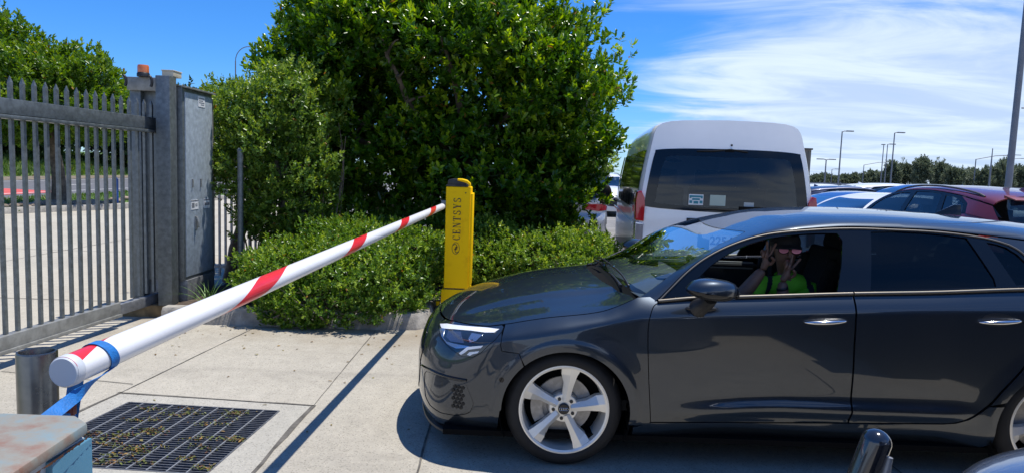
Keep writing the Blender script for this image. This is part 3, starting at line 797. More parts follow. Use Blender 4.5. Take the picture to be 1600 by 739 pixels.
# verge trees and the bank of trees across the road
tree('verge_tree', 'bushy green tree with a leaning forked trunk on the verge beyond the gate', [
    E3((-15.8, 21.3, 4.0), (2.0, 1.9, 1.5)), E3((-13.6, 21.0, 3.55), (1.7, 1.8, 1.25)), E3((-17.3, 21.6, 3.9), (1.8, 1.9, 1.6)), E3((-12.6, 21.1, 2.9), (1.0, 1.4, .9)), E3((-15.0, 21.0, 2.75), (2.2, 1.7, .9)), E3((-16.6, 21.2, 4.9), (1.3, 1.4, .8))],
    6800, 9, .145, .068, M_leaf_far, [(-13.95, 21.2, .08), (-14.0, 21.25, 1.2), (-14.3, 21.25, 2.4)], 41, inner=.25, amp=.16, tone0=.45, young=.2, stem=.2, tr=(.22, .13), limbs=9, bark=M_bark)
bank = [((-41, 44, 5.0), (4.5, 3.5, 3.6)), ((-37, 52, 4.6), (4.5, 3.5, 3.4)), ((-33.6, 60, 4.3), (4.6, 3.8, 3.2)), ((-46, 50, 5.6), (4.8, 3.5, 4.2)), ((-30.0, 66, 3.9), (4.4, 3.5, 3.0)), ((-41.5, 60, 5.4), (4.8, 3.5, 4.0)), ((-48, 41, 5.5), (4.8, 4, 4.2)), ((-27.0, 76, 3.8), (4.6, 3.6, 3.0)), ((-36, 74, 5.2), (5, 4, 3.8)), ((-24.6, 88, 4.0), (5, 4, 3.2))]
bl_lab = ['dark bushy tree on the bank straight behind the verge tree trunk', 'broad dark tree on the bank between the gate pickets, mid way along', 'rounded bank tree seen through the last pickets of the gate', 'tall bank tree rising behind the front row at the left', 'bank tree just left of the gate posts', 'second-row bank tree showing above the roadside row', 'tall dark tree at the far left edge of the bank', 'distant bank tree behind the gate cabinet', 'distant second-row tree beyond the road bend', 'most distant tree of the bank, behind the screen shrub']
for i, ((c, r), lb) in enumerate(zip(bank, bl_lab)):
    rr = random.Random(i)
    bl = [E3(c, r)]+[E3((c[0]+rr.uniform(-.7, .7)*r[0], c[1]+rr.uniform(-.4, .4)*r[1], c[2]+rr.uniform(-.55, .5)*r[2]), (r[0]*rr.uniform(.4, .6), r[1]*.6, r[2]*rr.uniform(.4, .6))) for _ in range(5)]
    tree('bank_tree', lb, bl, 1500, 7, .42, .22, M_leaf_wood, [(c[0], c[1], 1.4), (c[0]+.2, c[1], c[2]-r[2]*.5)], 60+i, 'trees on the bank across the road', inner=.25, amp=.2, tone0=.45, young=.15, stem=.4, tr=(.3, .18), limbs=5)
for i, (x, y, lb) in enumerate([(1.9, 19.5, 'light yellow-green small tree behind the white parked four-wheel drive'), (1.2, 26, 'grey-green tree far behind the white parked four-wheel drive')]):
    tree('car_park_tree', lb, [E3((x, y, 2.1 if i == 0 else 2.9), (.9, .9, 1.0) if i == 0 else (1.7, 1.5, 1.6)), E3((x-.6, y, 1.4), (.7, .8, .7))], 900, 8, .13, .06, [M_leaf_bush, M_leaf_casu][i], [(x, y, 0), (x, y, 1.2)], 80+i, None, inner=.3, amp=.2, tone0=.65 if i == 0 else .5, tr=(.09, .06), limbs=4, stem=.15)

# grass on the verge and bank: one mass of blades
def grass_mass(name, pts, seed, h, w, mt):
    rng = np.random.default_rng(seed); n = len(pts); d = unit(np.stack([rng.normal(size=n)*.5, rng.normal(size=n)*.5, np.ones(n)], 1)); nr = unit(rng.normal(size=(n, 3))*np.array([1, 1, .2]))
    return leaves_object(name, mt, pts, d, nr, h*rng.uniform(.5, 1.3, n), np.full(n, w), np.clip(rng.normal(.5, .2, n), 0, 1))
M_grass = leafmat('grass_leaf', (.050, .105, .015), (.095, .185, .025), (.21, .27, .07), .5, .35)
rng = np.random.default_rng(9)
n = 14000; y = rng.uniform(16, 60, n); u = rng.random(n); x = -13.0+(-17.15+13.0)*u; x = np.where(y > 20.5, np.minimum(x, -11.9), x); x = np.where(y <= 18, np.minimum(x, -13.4), x)
tag(grass_mass('grass', np.stack([x, y, np.full(n, .05)], 1), 1, .10, .03, M_grass), 'short green grass along the verge between driveway and road', 'grass', kind='stuff')
n = 30000; y = rng.uniform(22, 110, n); u = rng.random(n); x = -30.3-.02*y-u*7.7; z = .11+u*1.44
tag(grass_mass('bank_grass', np.stack([x, y, z], 1), 2, .42, .09, M_grass), 'tall green grass on the bank across the road', 'grass', kind='stuff')
# stones along the verge kerb
mb = MB()
for i in range(170):
    yy = rng.uniform(16.5, 34); xx = (-13.5 if yy < 18.3 else -12.45 if yy > 21 else -13.2+(yy-18.3)*.3)-rng.uniform(.25, 1.2)
    s = rng.uniform(.06, .17); mb.ball((xx, yy, .10+s*.3), (s*rng.uniform(.8, 1.4), s, s*.6), 7, 5)
tag(mb.build('verge_stones', mat('verge_stone', (.24, .19, .145), .95, var=.4, scale=3, bump=.5), smooth=50), 'brown garden stones lining the verge behind the kerb', 'stones', kind='stuff')

# long line of trees beyond the car park
tl = []
rr = random.Random(12)
for i in range(16):
    px = 1385+i*15.5+rr.uniform(-5, 5); top = {0: 262, 1: 256, 2: 248, 3: 244, 4: 246, 5: 250, 6: 252, 7: 256, 8: 258, 9: 256, 10: 262, 11: 254, 12: 252, 13: 262, 14: 256, 15: 262}[i]+rr.uniform(-3, 4)
    tl.append((px, top, 115+rr.uniform(-8, 18)))
for i, (px, top, Y) in enumerate(tl):
    P = px_at(px, top, Y); h = P.z
    nb = 3; bl = [E3((P.x, Y, h*.55), (1.35, 1.3, h*.34))]+[E3((P.x+rr.uniform(-1, 1), Y+rr.uniform(-.5, .5), h*rr.uniform(.35, .85)), (rr.uniform(.5, .95), .8, h*rr.uniform(.10, .2))) for _ in range(4)]
    tree('she_oak', 'wispy dark grey-green tree in the line along the far side of the car park', bl, 360, 7, .50, .15, M_leaf_casu, [(P.x, Y, 0), (P.x+rr.uniform(-.3, .3), Y, h*.7)], 100+i, 'wispy trees lining the far side of the car park', inner=.3, amp=.3, tone0=.4, young=.1, stem=.5, tr=(.16, .05), limbs=4, upb=1.0)
for i, (px, top, w) in enumerate([(1272, 277, 5), (1285, 274, 7), (1300, 276, 7), (1322, 276, 6), (1336, 273, 5), (1364, 269, 6), (1352, 275, 5), (1380, 274, 5), (1310, 278, 6)]):
    Y = 190; P = px_at(px, top, Y); h = P.z
    tree('distant_tree', 'low rounded tree on the horizon between the van and the line of wispy trees', [E3((P.x, Y, h*.55), (w*.42, 2, h*.45)), E3((P.x+w*.3, Y, h*.4), (w*.4, 2, h*.4))], 420, 6, .8, .4, M_leaf_casu, [(P.x, Y, 0), (P.x, Y, h*.4)], 140+i, 'low distant trees on the horizon', inner=.2, amp=.25, tone0=.35, young=.05, stem=.6, tr=(.2, .1), limbs=2)
# ---------------------------------------------------------------- sliding gate, cabinet, barrier
M_galv = mat('galvanised_steel', (.165, .185, .192), .45, .55, var=.22, scale=24, rvar=.12, bump=.06, bscale=90, detail=6)
M_galv_dk = mat('weathered_galvanised', (.22, .23, .245), .5, .5, var=.25, scale=18, rvar=.1)
M_galv_pale = mat('galvanised_frame', (.26, .265, .255), .5, .4, var=.2, scale=14, rvar=.1)
M_black = mat('black_plastic', (.013, .013, .014), .45, var=.2, scale=20)
M_blackgloss = mat('gloss_black', (.004, .005, .007), .05, spec=.45)
M_white = mat('white_paint', (.78, .78, .78), .35, var=.05, scale=4, coat=.3)
M_sticker = mat('white_sticker', (.72, .73, .74), .5, var=.06, scale=30)
M_ink = mat('grey_print', (.16, .17, .19), .6)
M_orange = mat('orange_lens', (.62, .16, .04), .25, coat=.6)
M_cream = mat('cream_plastic', (.56, .50, .38), .6, var=.1)
M_yellow = mat('yellow_powdercoat', (.84, .47, .004), .6, col2=(.96, .58, .003), scale=7, detail=9, thr=(.30, .46), spec=.12, bump=.05, bscale=150)
M_rubber = mat('rubber', (.018, .018, .018), .8, var=.2, scale=30)

GA, GB = Vector((-3.86, 3.6)), Vector((-3.60, 7.05))
def gate():
    ang = math.atan2(GB.y-GA.y, GB.x-GA.x); t = thing('sliding_gate', 'galvanised steel picket gate with spear-topped bars across the driveway', 'gate', (GA.x, GA.y, 0), ang)
    L_ = 4.15
    f = MB(); f.box((L_/2, 0, 1.92), (L_, .05, .115)); f.box((L_/2, -.012, 1.842), (L_, .10, .028)); f.build('top_rail', M_galv, t, bevel=.006)
    f = MB(); f.box((2.72/2, -.005, .175), (2.75, .075, .125)); f.box((1.36, -.05, .12), (2.75, .02, .03)); f.build('bottom_rail', M_galv_pale, t, bevel=.006)
    f = MB(); f.box((2.75+.7, .0, .165), (1.4, .055, .10)); f.build('bottom_rail', M_galv_dk, t, bevel=.005)  # darker steel on this length stands for the cabinet's shadow
    x = .06; k = 0
    while x < L_-.05:
        f = MB(); f.box((x, .0, 1.17), (.026, .026, 1.86))
        w = .013; z0, z1 = 2.10, 2.145
        f.add([(x-w, -w, z0), (x+w, -w, z0), (x+w, w, z0), (x-w, w, z0), (x-.004, 0, z1), (x+.004, 0, z1)], [(0, 1, 5, 4), (2, 3, 4, 5), (1, 2, 5), (3, 0, 4), (3, 2, 1, 0)])
        f.build('picket', M_galv, t, merge=False)
        x += .1165; k += 1
    return t
gate()

def guide():
    t = thing('gate_guide_frame', 'tall galvanised post frame that the sliding gate runs into', 'gate post', (-3.445, 6.88, 0))
    f = MB(); f.box((0, 0, 1.19), (.14, .14, 2.38)); f.build('post', M_galv, t, bevel=.008)
    f = MB(); f.box((-.33, .10, 1.18), (.11, .11, 2.36)); f.build('post', M_galv, t, bevel=.008)
    f = MB(); f.box((-.228, .045, 2.30), (.316, .09, .13)); f.build('crossbar', M_galv_pale, t, bevel=.006)
    for x in (-.35, -.10):
        f = MB(); pts = [(x-.02+.045*math.sin(a)*.6, -.085, 2.365-.055*(1-math.cos(a))) for a in np.linspace(0, PI*.8, 9)]; f.tube(pts, .014, 8); f.build('guide_roller', M_black, t, smooth=60)
    f = MB(); f.box((-.19, .2, .06), (.5, .55, .12)); f.build('base_plate', mat('rusty_base', (.22, .15, .07), .9, var=.4, scale=9), t, bevel=.004)
    f = MB(); f.box((-.22, .75, 1.15), (.04, 1.1, 2.2)); f.build('interior_shade_sheet', mat('interior_shade_dark', (.03, .032, .034), .8), t)  # dark sheet added to stand for the shaded interior between the posts
guide()
mb = thing('warning_beacon', 'small orange warning beacon on top of the gate frame', 'beacon', (-3.655, 6.86, 2.365))
MB().lathe([(0, 0), (.058, 0), (.058, .03), (.05, .04), (0, .04)]).build('beacon_base', M_black, mb, smooth=40)
MB().lathe([(0, .04), (.052, .04), (.052, .095), (.047, .112), (0, .114)]).build('beacon_lens', M_orange, mb, smooth=40)
jb = thing('junction_box', 'cream plastic junction box on top of the gate frame beside the beacon', 'junction box', (-3.43, 6.92, 2.38))
MB().box((0, .05, .026), (.115, .17, .052)).build('box_body', M_cream, jb, bevel=.006)
MB().box((0, .05, .058), (.125, .18, .012)).build('box_lid', M_cream, jb, bevel=.004)

def cabinet():
    x0, x1, y0, y1, z0, z1 = -3.80, -3.335, 6.985, 7.66, .35, 2.30
    t = thing('gate_motor_cabinet', 'tall grey galvanised steel cabinet with stickers beside the gate post', 'cabinet', (x1, y0, 0))
    f = MB(); f.box(((x0-x1)/2, (y1-y0)/2, (z0+z1)/2), (x1-x0, y1-y0, z1-z0)); f.build('cabinet_body', M_galv, t, bevel=.006)
    f = MB(); f.box((.004, (y1-y0)/2+.012, (z0+z1)/2-.01), (.012, y1-y0-.06, z1-z0-.08)); d = f.build('door', mat('blue_grey_galvanised', (.34, .395, .45), .45, .15, var=.16, scale=20, rvar=.12, bump=.05, bscale=70), t, bevel=.003)
    f = MB(); f.prism([(-.02, 2.30), (.035, 2.285), (.035, 2.305), (-.47, 2.345), (-.47, 2.30)], -.02, y1-y0+.03, 'y'); f.build('rain_hood', M_galv_pale, t, bevel=.003)
    for y in (.17, .36):
        f = MB(); f.box((.016, y, 1.335), (.016, .018, .085)); f.build('hinge', M_galv_pale, t, bevel=.003)
    def sticker(y, z, w, h, lines):
        f = MB(); f.box((.0115, y, z), (.003, w, h)); s = f.build('sticker', M_sticker, t)
        f = MB()
        for (a, b, c, e) in lines: f.box((.0136, y+a*w, z+b*h), (.002, c*w, e*h))
        f.build('print', M_ink, s)
    sticker(.40, 2.185, .155, .11, [(0, .30, .8, .08), (-.1, .08, .6, .06), (0, -.1, .8, .06), (.1, -.28, .5, .06)])
    sticker(.225, 1.11, .16, .10, [(0, .42, 1.0, .12), (-.25, -.05, .35, .5), (.2, .05, .3, .08), (.2, -.12, .3, .08)])
    sticker(.505, 1.11, .14, .10, [(0, .42, 1.0, .12), (-.28, -.05, .25, .3), (.02, -.05, .25, .3), (.3, -.05, .22, .3)])
    f = MB(); f.box((.018, .235, .92), (.02, .028, .14)); f.tube([(.03, .225, .985), (.045, .228, .94), (.05, .232, .875)], [.010, .012, .008], 8); f.box((.014, .27, .89), (.008, .035, .05)); f.build('latch_handle', M_galv_pale, t, bevel=.002)
    f = MB(); f.box((-.2, .34, .175), (.44, .62, .345)); f.build('plinth', M_galv_dk, t, bevel=.004)
    f = MB(); f.box((-.06, .735, 1.12), (.07, .07, 2.24)); f.build('side_post', M_galv_dk, t, bevel=.004)
cabinet()

# round post and the pale picket fence behind the shrub
fp = thing('fence_post', 'round galvanised pipe post standing among the shrub stems', 'post', (-2.985, 7.56, .1))
MB().cyl((0, 0, 0), (.0, 0, 1.58), .030, n=16).build('pipe', M_galv, fp, smooth=50)
MB().lathe([(.031, 1.58), (.034, 1.58), (.034, 1.605), (.02, 1.62), (0, 1.622)]).build('post_cap', M_galv, fp, smooth=50)
def pfence():
    t = thing('picket_fence', 'dense dark metal picket fence glimpsed between the gate cabinet and shrub stems', 'fence', (-4.25, 9.0, 0))
    MB().box((.8, 0, 1.18), (1.6, .03, .04)).build('rail', M_galv_dk, t); MB().box((.8, 0, .2), (1.6, .03, .04)).build('rail', M_galv_dk, t)
    for i in range(20):
        MB().box((.03+i*.0785, 0, .68), (.026, .022, 1.2)).build('picket', M_galv_dk, t)
pfence()

# boom barrier
def text_mesh(name, body, size, mt, parent, M, extrude=.0012, font=None, sx=1.0, align='CENTER', bold=0.0):
    cu = bpy.data.curves.new('lettering', 'FONT'); cu.body = body; cu.size = size; cu.extrude = extrude; cu.align_x = align; cu.align_y = 'CENTER'; cu.offset = bold; cu.resolution_u = 4
    o = bpy.data.objects.new('lettering', cu); COL.objects.link(o); bpy.context.view_layer.update()
    me = bpy.data.meshes.new_from_object(o.evaluated_get(bpy.context.evaluated_depsgraph_get())); bpy.data.objects.remove(o)
    me.transform(M @ Matrix.Diagonal((sx, 1, 1, 1))); me.name = name; me.materials.clear(); me.materials.append(mt)
    r = bpy.data.objects.new(name, me); COL.objects.link(r); r.parent = parent; return r

SERIF = {  # strokes on a 0..1 box: thick stems, thin hairlines and serifs, like a bold roman face
 'C': [('arc', .54, .5, .46, .5, 48, 312, .19, .07), ('q', .80, .66, .87, .66, .87, .98, .82, .98), ('q', .80, .02, .85, .02, .87, .30, .83, .30)],
 'E': [('r', .14, 0, .36, 1), ('r', .02, 0, .9, .06), ('r', .02, .94, .86, 1), ('r', .36, .48, .64, .54), ('q', .80, .06, .9, .06, .95, .32, .89, .32), ('q', .78, .94, .86, .94, .88, .70, .83, .70), ('r', .60, .36, .66, .66)],
 'N': [('r', .10, 0, .17, 1), ('r', 0, 0, .28, .05), ('r', 0, .95, .22, 1), ('q', .10, 1, .32, 1, .90, 0, .72, 0), ('r', .80, 0, .87, 1), ('r', .68, .95, 1, 1)],
 'T': [('r', .39, 0, .61, 1), ('r', .26, 0, .74, .05), ('r', .03, .94, .97, 1), ('q', .03, .70, .09, .70, .14, .95, .03, .95), ('q', .91, .70, .97, .70, .97, .95, .86, .95)],
 'S': [('arc', .5, .745, .36, .255, 20, 268, .17, .08), ('arc', .5, .26, .40, .26, 92, -160, .18, .08), ('q', .80, .70, .86, .70, .86, .98, .82, .98), ('q', .12, .02, .16, .02, .16, .32, .10, .32)],
 'Y': [('q', .06, .98, .32, .98, .62, .42, .40, .42), ('q', .86, .98, .93, .98, .60, .42, .52, .42), ('r', .40, 0, .61, .45), ('r', .27, 0, .74, .05), ('r', 0, .95, .42, 1), ('r', .70, .95, 1, 1)]}
def serif_word(word, h, w, gap, mt, name, parent, M, th=.0015):
    """lettering built from strokes; M places the (along, up) plane"""
    mb = MB(); x = 0
    for k, ch in enumerate(word):
        zz = th*.0
        for q, st in enumerate(SERIF[ch]):
            t2 = th+q*.00012
            if st[0] == 'r': P = [(st[1], st[2]), (st[3], st[2]), (st[3], st[4]), (st[1], st[4])]
            elif st[0] == 'q': P = [(st[i], st[i+1]) for i in (1, 3, 5, 7)]
            else:
                _, cx_, cy_, rx, ry, a0, a1, tk, tn = st; A = np.radians(np.linspace(a0, a1, 22)); o_ = []; i_ = []
                for a in A:
                    wv = tn+(tk-tn)*abs(math.cos(a))**1.3; o_.append((cx_+rx*math.cos(a), cy_+ry*math.sin(a))); i_.append((cx_+(rx-wv)*math.cos(a), cy_+(ry-wv*.8)*math.sin(a)))
                for i in range(len(A)-1):
                    P4 = [o_[i], o_[i+1], i_[i+1], i_[i]]; mb.add([M @ Vector((x+p[0]*w, p[1]*h, t2)) for p in P4], [(0, 1, 2, 3)])
                continue
            mb.add([M @ Vector((x+p[0]*w, p[1]*h, t2)) for p in P], [(0, 1, 2, 3)])
        x += w+gap
    return mb.build(name, mt, parent, merge=False)

M_print = mat('black_print', (.012, .012, .014), .5)
def barrier():
    t = thing('boom_barrier', 'yellow boom barrier post with black lettering, its red and white boom lowered', 'barrier', (-.565, 7.1, 0))
    w, d = .255, .30
    f = MB(); f.box((0, d/2+.02, .055), (.44, .55, .13)); f.build('footing', M_kerb, t, bevel=.012)
    f = MB(); f.prism([(-.155, .12), (.145, .12), (.140, .335), (-.150, .335)], -.01, d+.03, 'y'); f.build('base_cover', M_yellow, t, bevel=.006)
    f = MB(); f.prism([(-w/2, 0), (w/2, 0), (w/2, d), (-w/2, d)], .347, 1.395); f.build('cabinet', M_yellow, t, bevel=.010, seg=3)
    f = MB(); f.prism([(w/2+.001, .015), (w/2+.022, .03), (w/2+.022, d-.02), (w/2+.001, d-.005)], .37, 1.33); f.box((w/2+.012, -.003, .85), (.018, .006, .96)); f.build('side_door', M_yellow, t, bevel=.006)
    f = MB(); f.box((0, d/2, .341), (w-.012, d-.01, .012)); f.build('shadow_gap', M_black, t)
    f = MB(); f.prism([(-w/2-.004, -.006), (w/2-.03, -.006), (w/2-.03, d+.004), (-w/2-.004, d+.004)], 1.397, 1.412)
    f.prism([(-.118, 1.412), (.085, 1.412), (.06, 1.455), (.02, 1.470), (-.075, 1.474), (-.11, 1.462)], .02, d-.02, 'y'); f.build('lid', mat('weathered_black_lid', (.022, .023, .026), .45, var=.4, scale=12), t, bevel=.008)
    f = MB(); f.tube([(-.01, .0, 1.468), (.04, -.004, 1.464), (.085, -.004, 1.452), (.112, -.002, 1.43), (.118, 0, 1.40)], [.012, .016, .017, .015, .012], 10); f.build('lid_hinge_strap', M_yellow, t, smooth=50)
    MB().cyl((.075, -.001, 1.335), (.075, -.005, 1.335), .007, n=14).build('key_lock', M_black, t)
    # lettering up the face
    M = Matrix(((0, -1, 0, .030), (0, 0, -1, -.0012), (1, 0, 0, .845), (0, 0, 0, 1)))
    serif_word('CENTSYS', .078, .052, .0125, M_print, 'lettering', t, M)
    lg = MB(); c = (-.012, .765)
    def ring(cx_, cz_, rx, rz, wv, n=28, a0=0, a1=360):
        A = np.radians(np.linspace(a0, a1, n+1))
        for i in range(n):
            P = []
            for a, k in ((A[i], 1), (A[i+1], 1), (A[i+1], 0), (A[i], 0)):
                P.append((cx_+(rx-wv*(1-k))*math.cos(a), -.0032, cz_+(rz-wv*(1-k))*math.sin(a)))
            lg.add(P, [(0, 1, 2, 3)])
    ring(c[0], c[1], .040, .062, .0045); ring(c[0]+.012, c[1]-.015, .022, .034, .006, 18, 60, 330); ring(c[0]-.008, c[1]+.015, .022, .030, .006, 18, -120, 150); ring(c[0]+.004, c[1], .012, .018, .005, 14)
    lg.build('emblem', M_print, t, merge=False)
    f = MB(); f.cyl((-.06-w/2, .05, .155), (-.06-w/2, .05, .185), .022, n=12); f.ball((-.06-w/2, .05, .187), (.026, .026, .014), 12, 6); f.build('bolt_cap', M_yellow, t, smooth=50)
    # boom: a tapering white tube with red diagonal bands
    o = Vector((-.565, 7.1, 0)); a = Vector((-.712, 6.93, 1.196))-o; b = Vector((-1.019, 1.55, 1.084))-o
    L_ = (b-a).length; d_ = (b-a).normalized(); x = d_.cross(Vector((0, 0, 1))).normalized(); z = x.cross(d_)
    r0, r1 = .031, .0365
    # the bands are cut slanting round the tube, so the rings of vertices slant with them
    NB = 64; CEN, HW, SL = (-.80, .43, 1.645, 2.86, 4.12, 5.31, 6.6), .138, .0024
    edges = sorted([c_+q for c_ in CEN for q in (-HW, HW)]); rows = []
    for k in range(len(edges)-1): rows += list(np.linspace(edges[k], edges[k+1], 14)[:-1])
    rows = [r_ for r_ in rows if -.9 < r_ < L_+.9]; xx, yy = x, z; V = []; col = []
    for s in rows:
        for j in range(NB):
            ang = -30+360*j/NB; ss = min(L_, max(0, s+SL*(ang-60))); rad = r0+(r1-r0)*min(1, ss/L_*1.15); q = R(ang); V.append(a+d_*ss+(xx*math.cos(q)+yy*math.sin(q))*rad)
    Fc = []; mi = []
    for i in range(len(rows)-1):
        mid = (rows[i]+rows[i+1])/2; red = min(abs(mid-c_) for c_ in CEN) < HW
        for j in range(NB-1): Fc.append((i*NB+j, (i+1)*NB+j, (i+1)*NB+j+1, i*NB+j+1)); mi.append(1 if red else 0)
    # closing strip down the hidden side
    n0 = len(V); m_ = 60
    for i in range(m_+1):
        for ang in (-30-.5, -30+360*(NB-1)/NB-360+.0):
            q = R(ang if ang > -35 else -30+360*(NB-1)/NB); ss = L_*i/m_; rad = r0+(r1-r0)*min(1, ss/L_*1.15); V.append(a+d_*ss+(xx*math.cos(q)+yy*math.sin(q))*rad*.999)
    for i in range(m_): Fc.append((n0+2*i, n0+2*i+2, n0+2*i+3, n0+2*i+1)); mi.append(0)
    f = MB(); f.add(V, Fc); boom = f.build('boom', None, t, smooth=50, merge=False, fixn=False)
    for mm in (mat('white_boom', (.74, .745, .76), .32, var=.04, scale=3, coat=.25), mat('red_reflective_band', (.66, .020, .028), .34, var=.08, scale=6, coat=.3)): boom.data.materials.append(mm)
    boom.data.polygons.foreach_set('material_index', mi)
    f = MB(); f.lathe([(r1*.0, L_+.004), (r1*.90, L_+.004), (r1*1.02, L_-.002), (r1*1.035, L_-.022), (r1*1.0, L_-.024)], a, d_, 48); f.build('end_cap', mat('grey_end_cap', (.50, .53, .57), .5), boom, smooth=35)
    f = MB(); f.cyl(a-d_*.06, a+d_*.03, .024, n=16); f.box(Vector((-w/2-.02, .05, 1.21)), (.06, .07, .08)); f.build('boom_bracket', M_galv, t, bevel=.004)
    return t
barrier()
# ---------------------------------------------------------------- the dark grey hatchback
def car_paint(name, col, metal=.55, rough=.38, flake=.25, coat=1.0):
    m = bpy.data.materials.new(name); m.use_nodes = True; nt = m.node_tree; b = nt.nodes['Principled BSDF']; L = nt.links.new
    tc = nt.nodes.new('ShaderNodeTexCoord'); n = nt.nodes.new('ShaderNodeTexNoise'); n.inputs['Scale'].default_value = 900; n.inputs['Detail'].default_value = 1
    L(tc.outputs['Object'], n.inputs['Vector']); r = nt.nodes.new('ShaderNodeValToRGB'); e = r.color_ramp.elements; e[0].position = .3; e[1].position = .7
    e[0].color = (*[c*(1-flake) for c in col], 1); e[1].color = (*[min(1, c*(1+flake)) for c in col], 1); L(n.outputs['Fac'], r.inputs[0]); L(r.outputs[0], b.inputs['Base Color'])
    b.inputs['Metallic'].default_value = metal; b.inputs['Roughness'].default_value = rough; b.inputs['Coat Weight'].default_value = coat; b.inputs['Coat Roughness'].default_value = .02; b.inputs['Coat IOR'].default_value = 1.6
    # light road dust
    d = nt.nodes.new('ShaderNodeTexNoise'); d.inputs['Scale'].default_value = 3.0; d.inputs['Detail'].default_value = 7; L(tc.outputs['Object'], d.inputs['Vector'])
    mr = nt.nodes.new('ShaderNodeMapRange'); mr.inputs[1].default_value = .35; mr.inputs[2].default_value = .8; mr.inputs[3].default_value = .012; mr.inputs[4].default_value = .075; L(d.outputs['Fac'], mr.inputs[0]); L(mr.outputs[0], b.inputs['Coat Roughness'])
    return m
M_paint = car_paint('dark_grey_metallic', (.0165, .026, .040), metal=.62, rough=.40)
M_glass = glass('clear_glass', (.80, .90, .92))
M_glass_dark = glass('privacy_glass', (.05, .085, .125), boost=.8)
M_chrome = mat('satin_chrome', (.15, .14, .125), .5, 1.0)
M_bright = mat('bright_chrome', (.85, .85, .86), .10, 1.0)
M_alloy = mat('silver_alloy', (.78, .76, .71), .40, .55, var=.04, scale=10)
M_alloy_dk = mat('grey_alloy', (.30, .30, .31), .45, .7)
M_tyre = mat('tyre_rubber', (.008, .008, .0085), .75, var=.25, scale=14, bump=.15, bscale=60)
M_disc = mat('brake_disc', (.30, .29, .28), .45, .6, var=.15, scale=30)
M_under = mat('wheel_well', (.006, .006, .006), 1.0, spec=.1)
M_lampglass = mat('headlamp_glass', (.012, .016, .024), .04, coat=1.0)
M_lampwhite = mat('light_guide', (.80, .82, .85), .25, coat=.8)
M_lampsilver = mat('lamp_silver', (.45, .50, .58), .18, .9)
M_red_lamp = mat('red_lamp', (.42, .010, .014), .12, coat=1.0)
M_cabin = mat('dark_cabin_trim', (.020, .020, .022), .75, var=.15, scale=18)
M_cabin_grey = mat('grey_cabin_trim', (.30, .29, .27), .7)
M_seat = mat('dark_seat_cloth', (.014, .014, .015), .95, var=.3, scale=40, bump=.2, bscale=160)
M_amber = mat('amber_lamp', (.55, .18, .02), .2, coat=.6)

def arch_arc(k, a0, a1, n=26, dr=0.0):
    ax, az, ar = ARCH[k]; return [(ax+(ar+dr)*math.cos(R(a)), az+(ar+dr)*math.sin(R(a))) for a in np.linspace(a0, a1, n)]

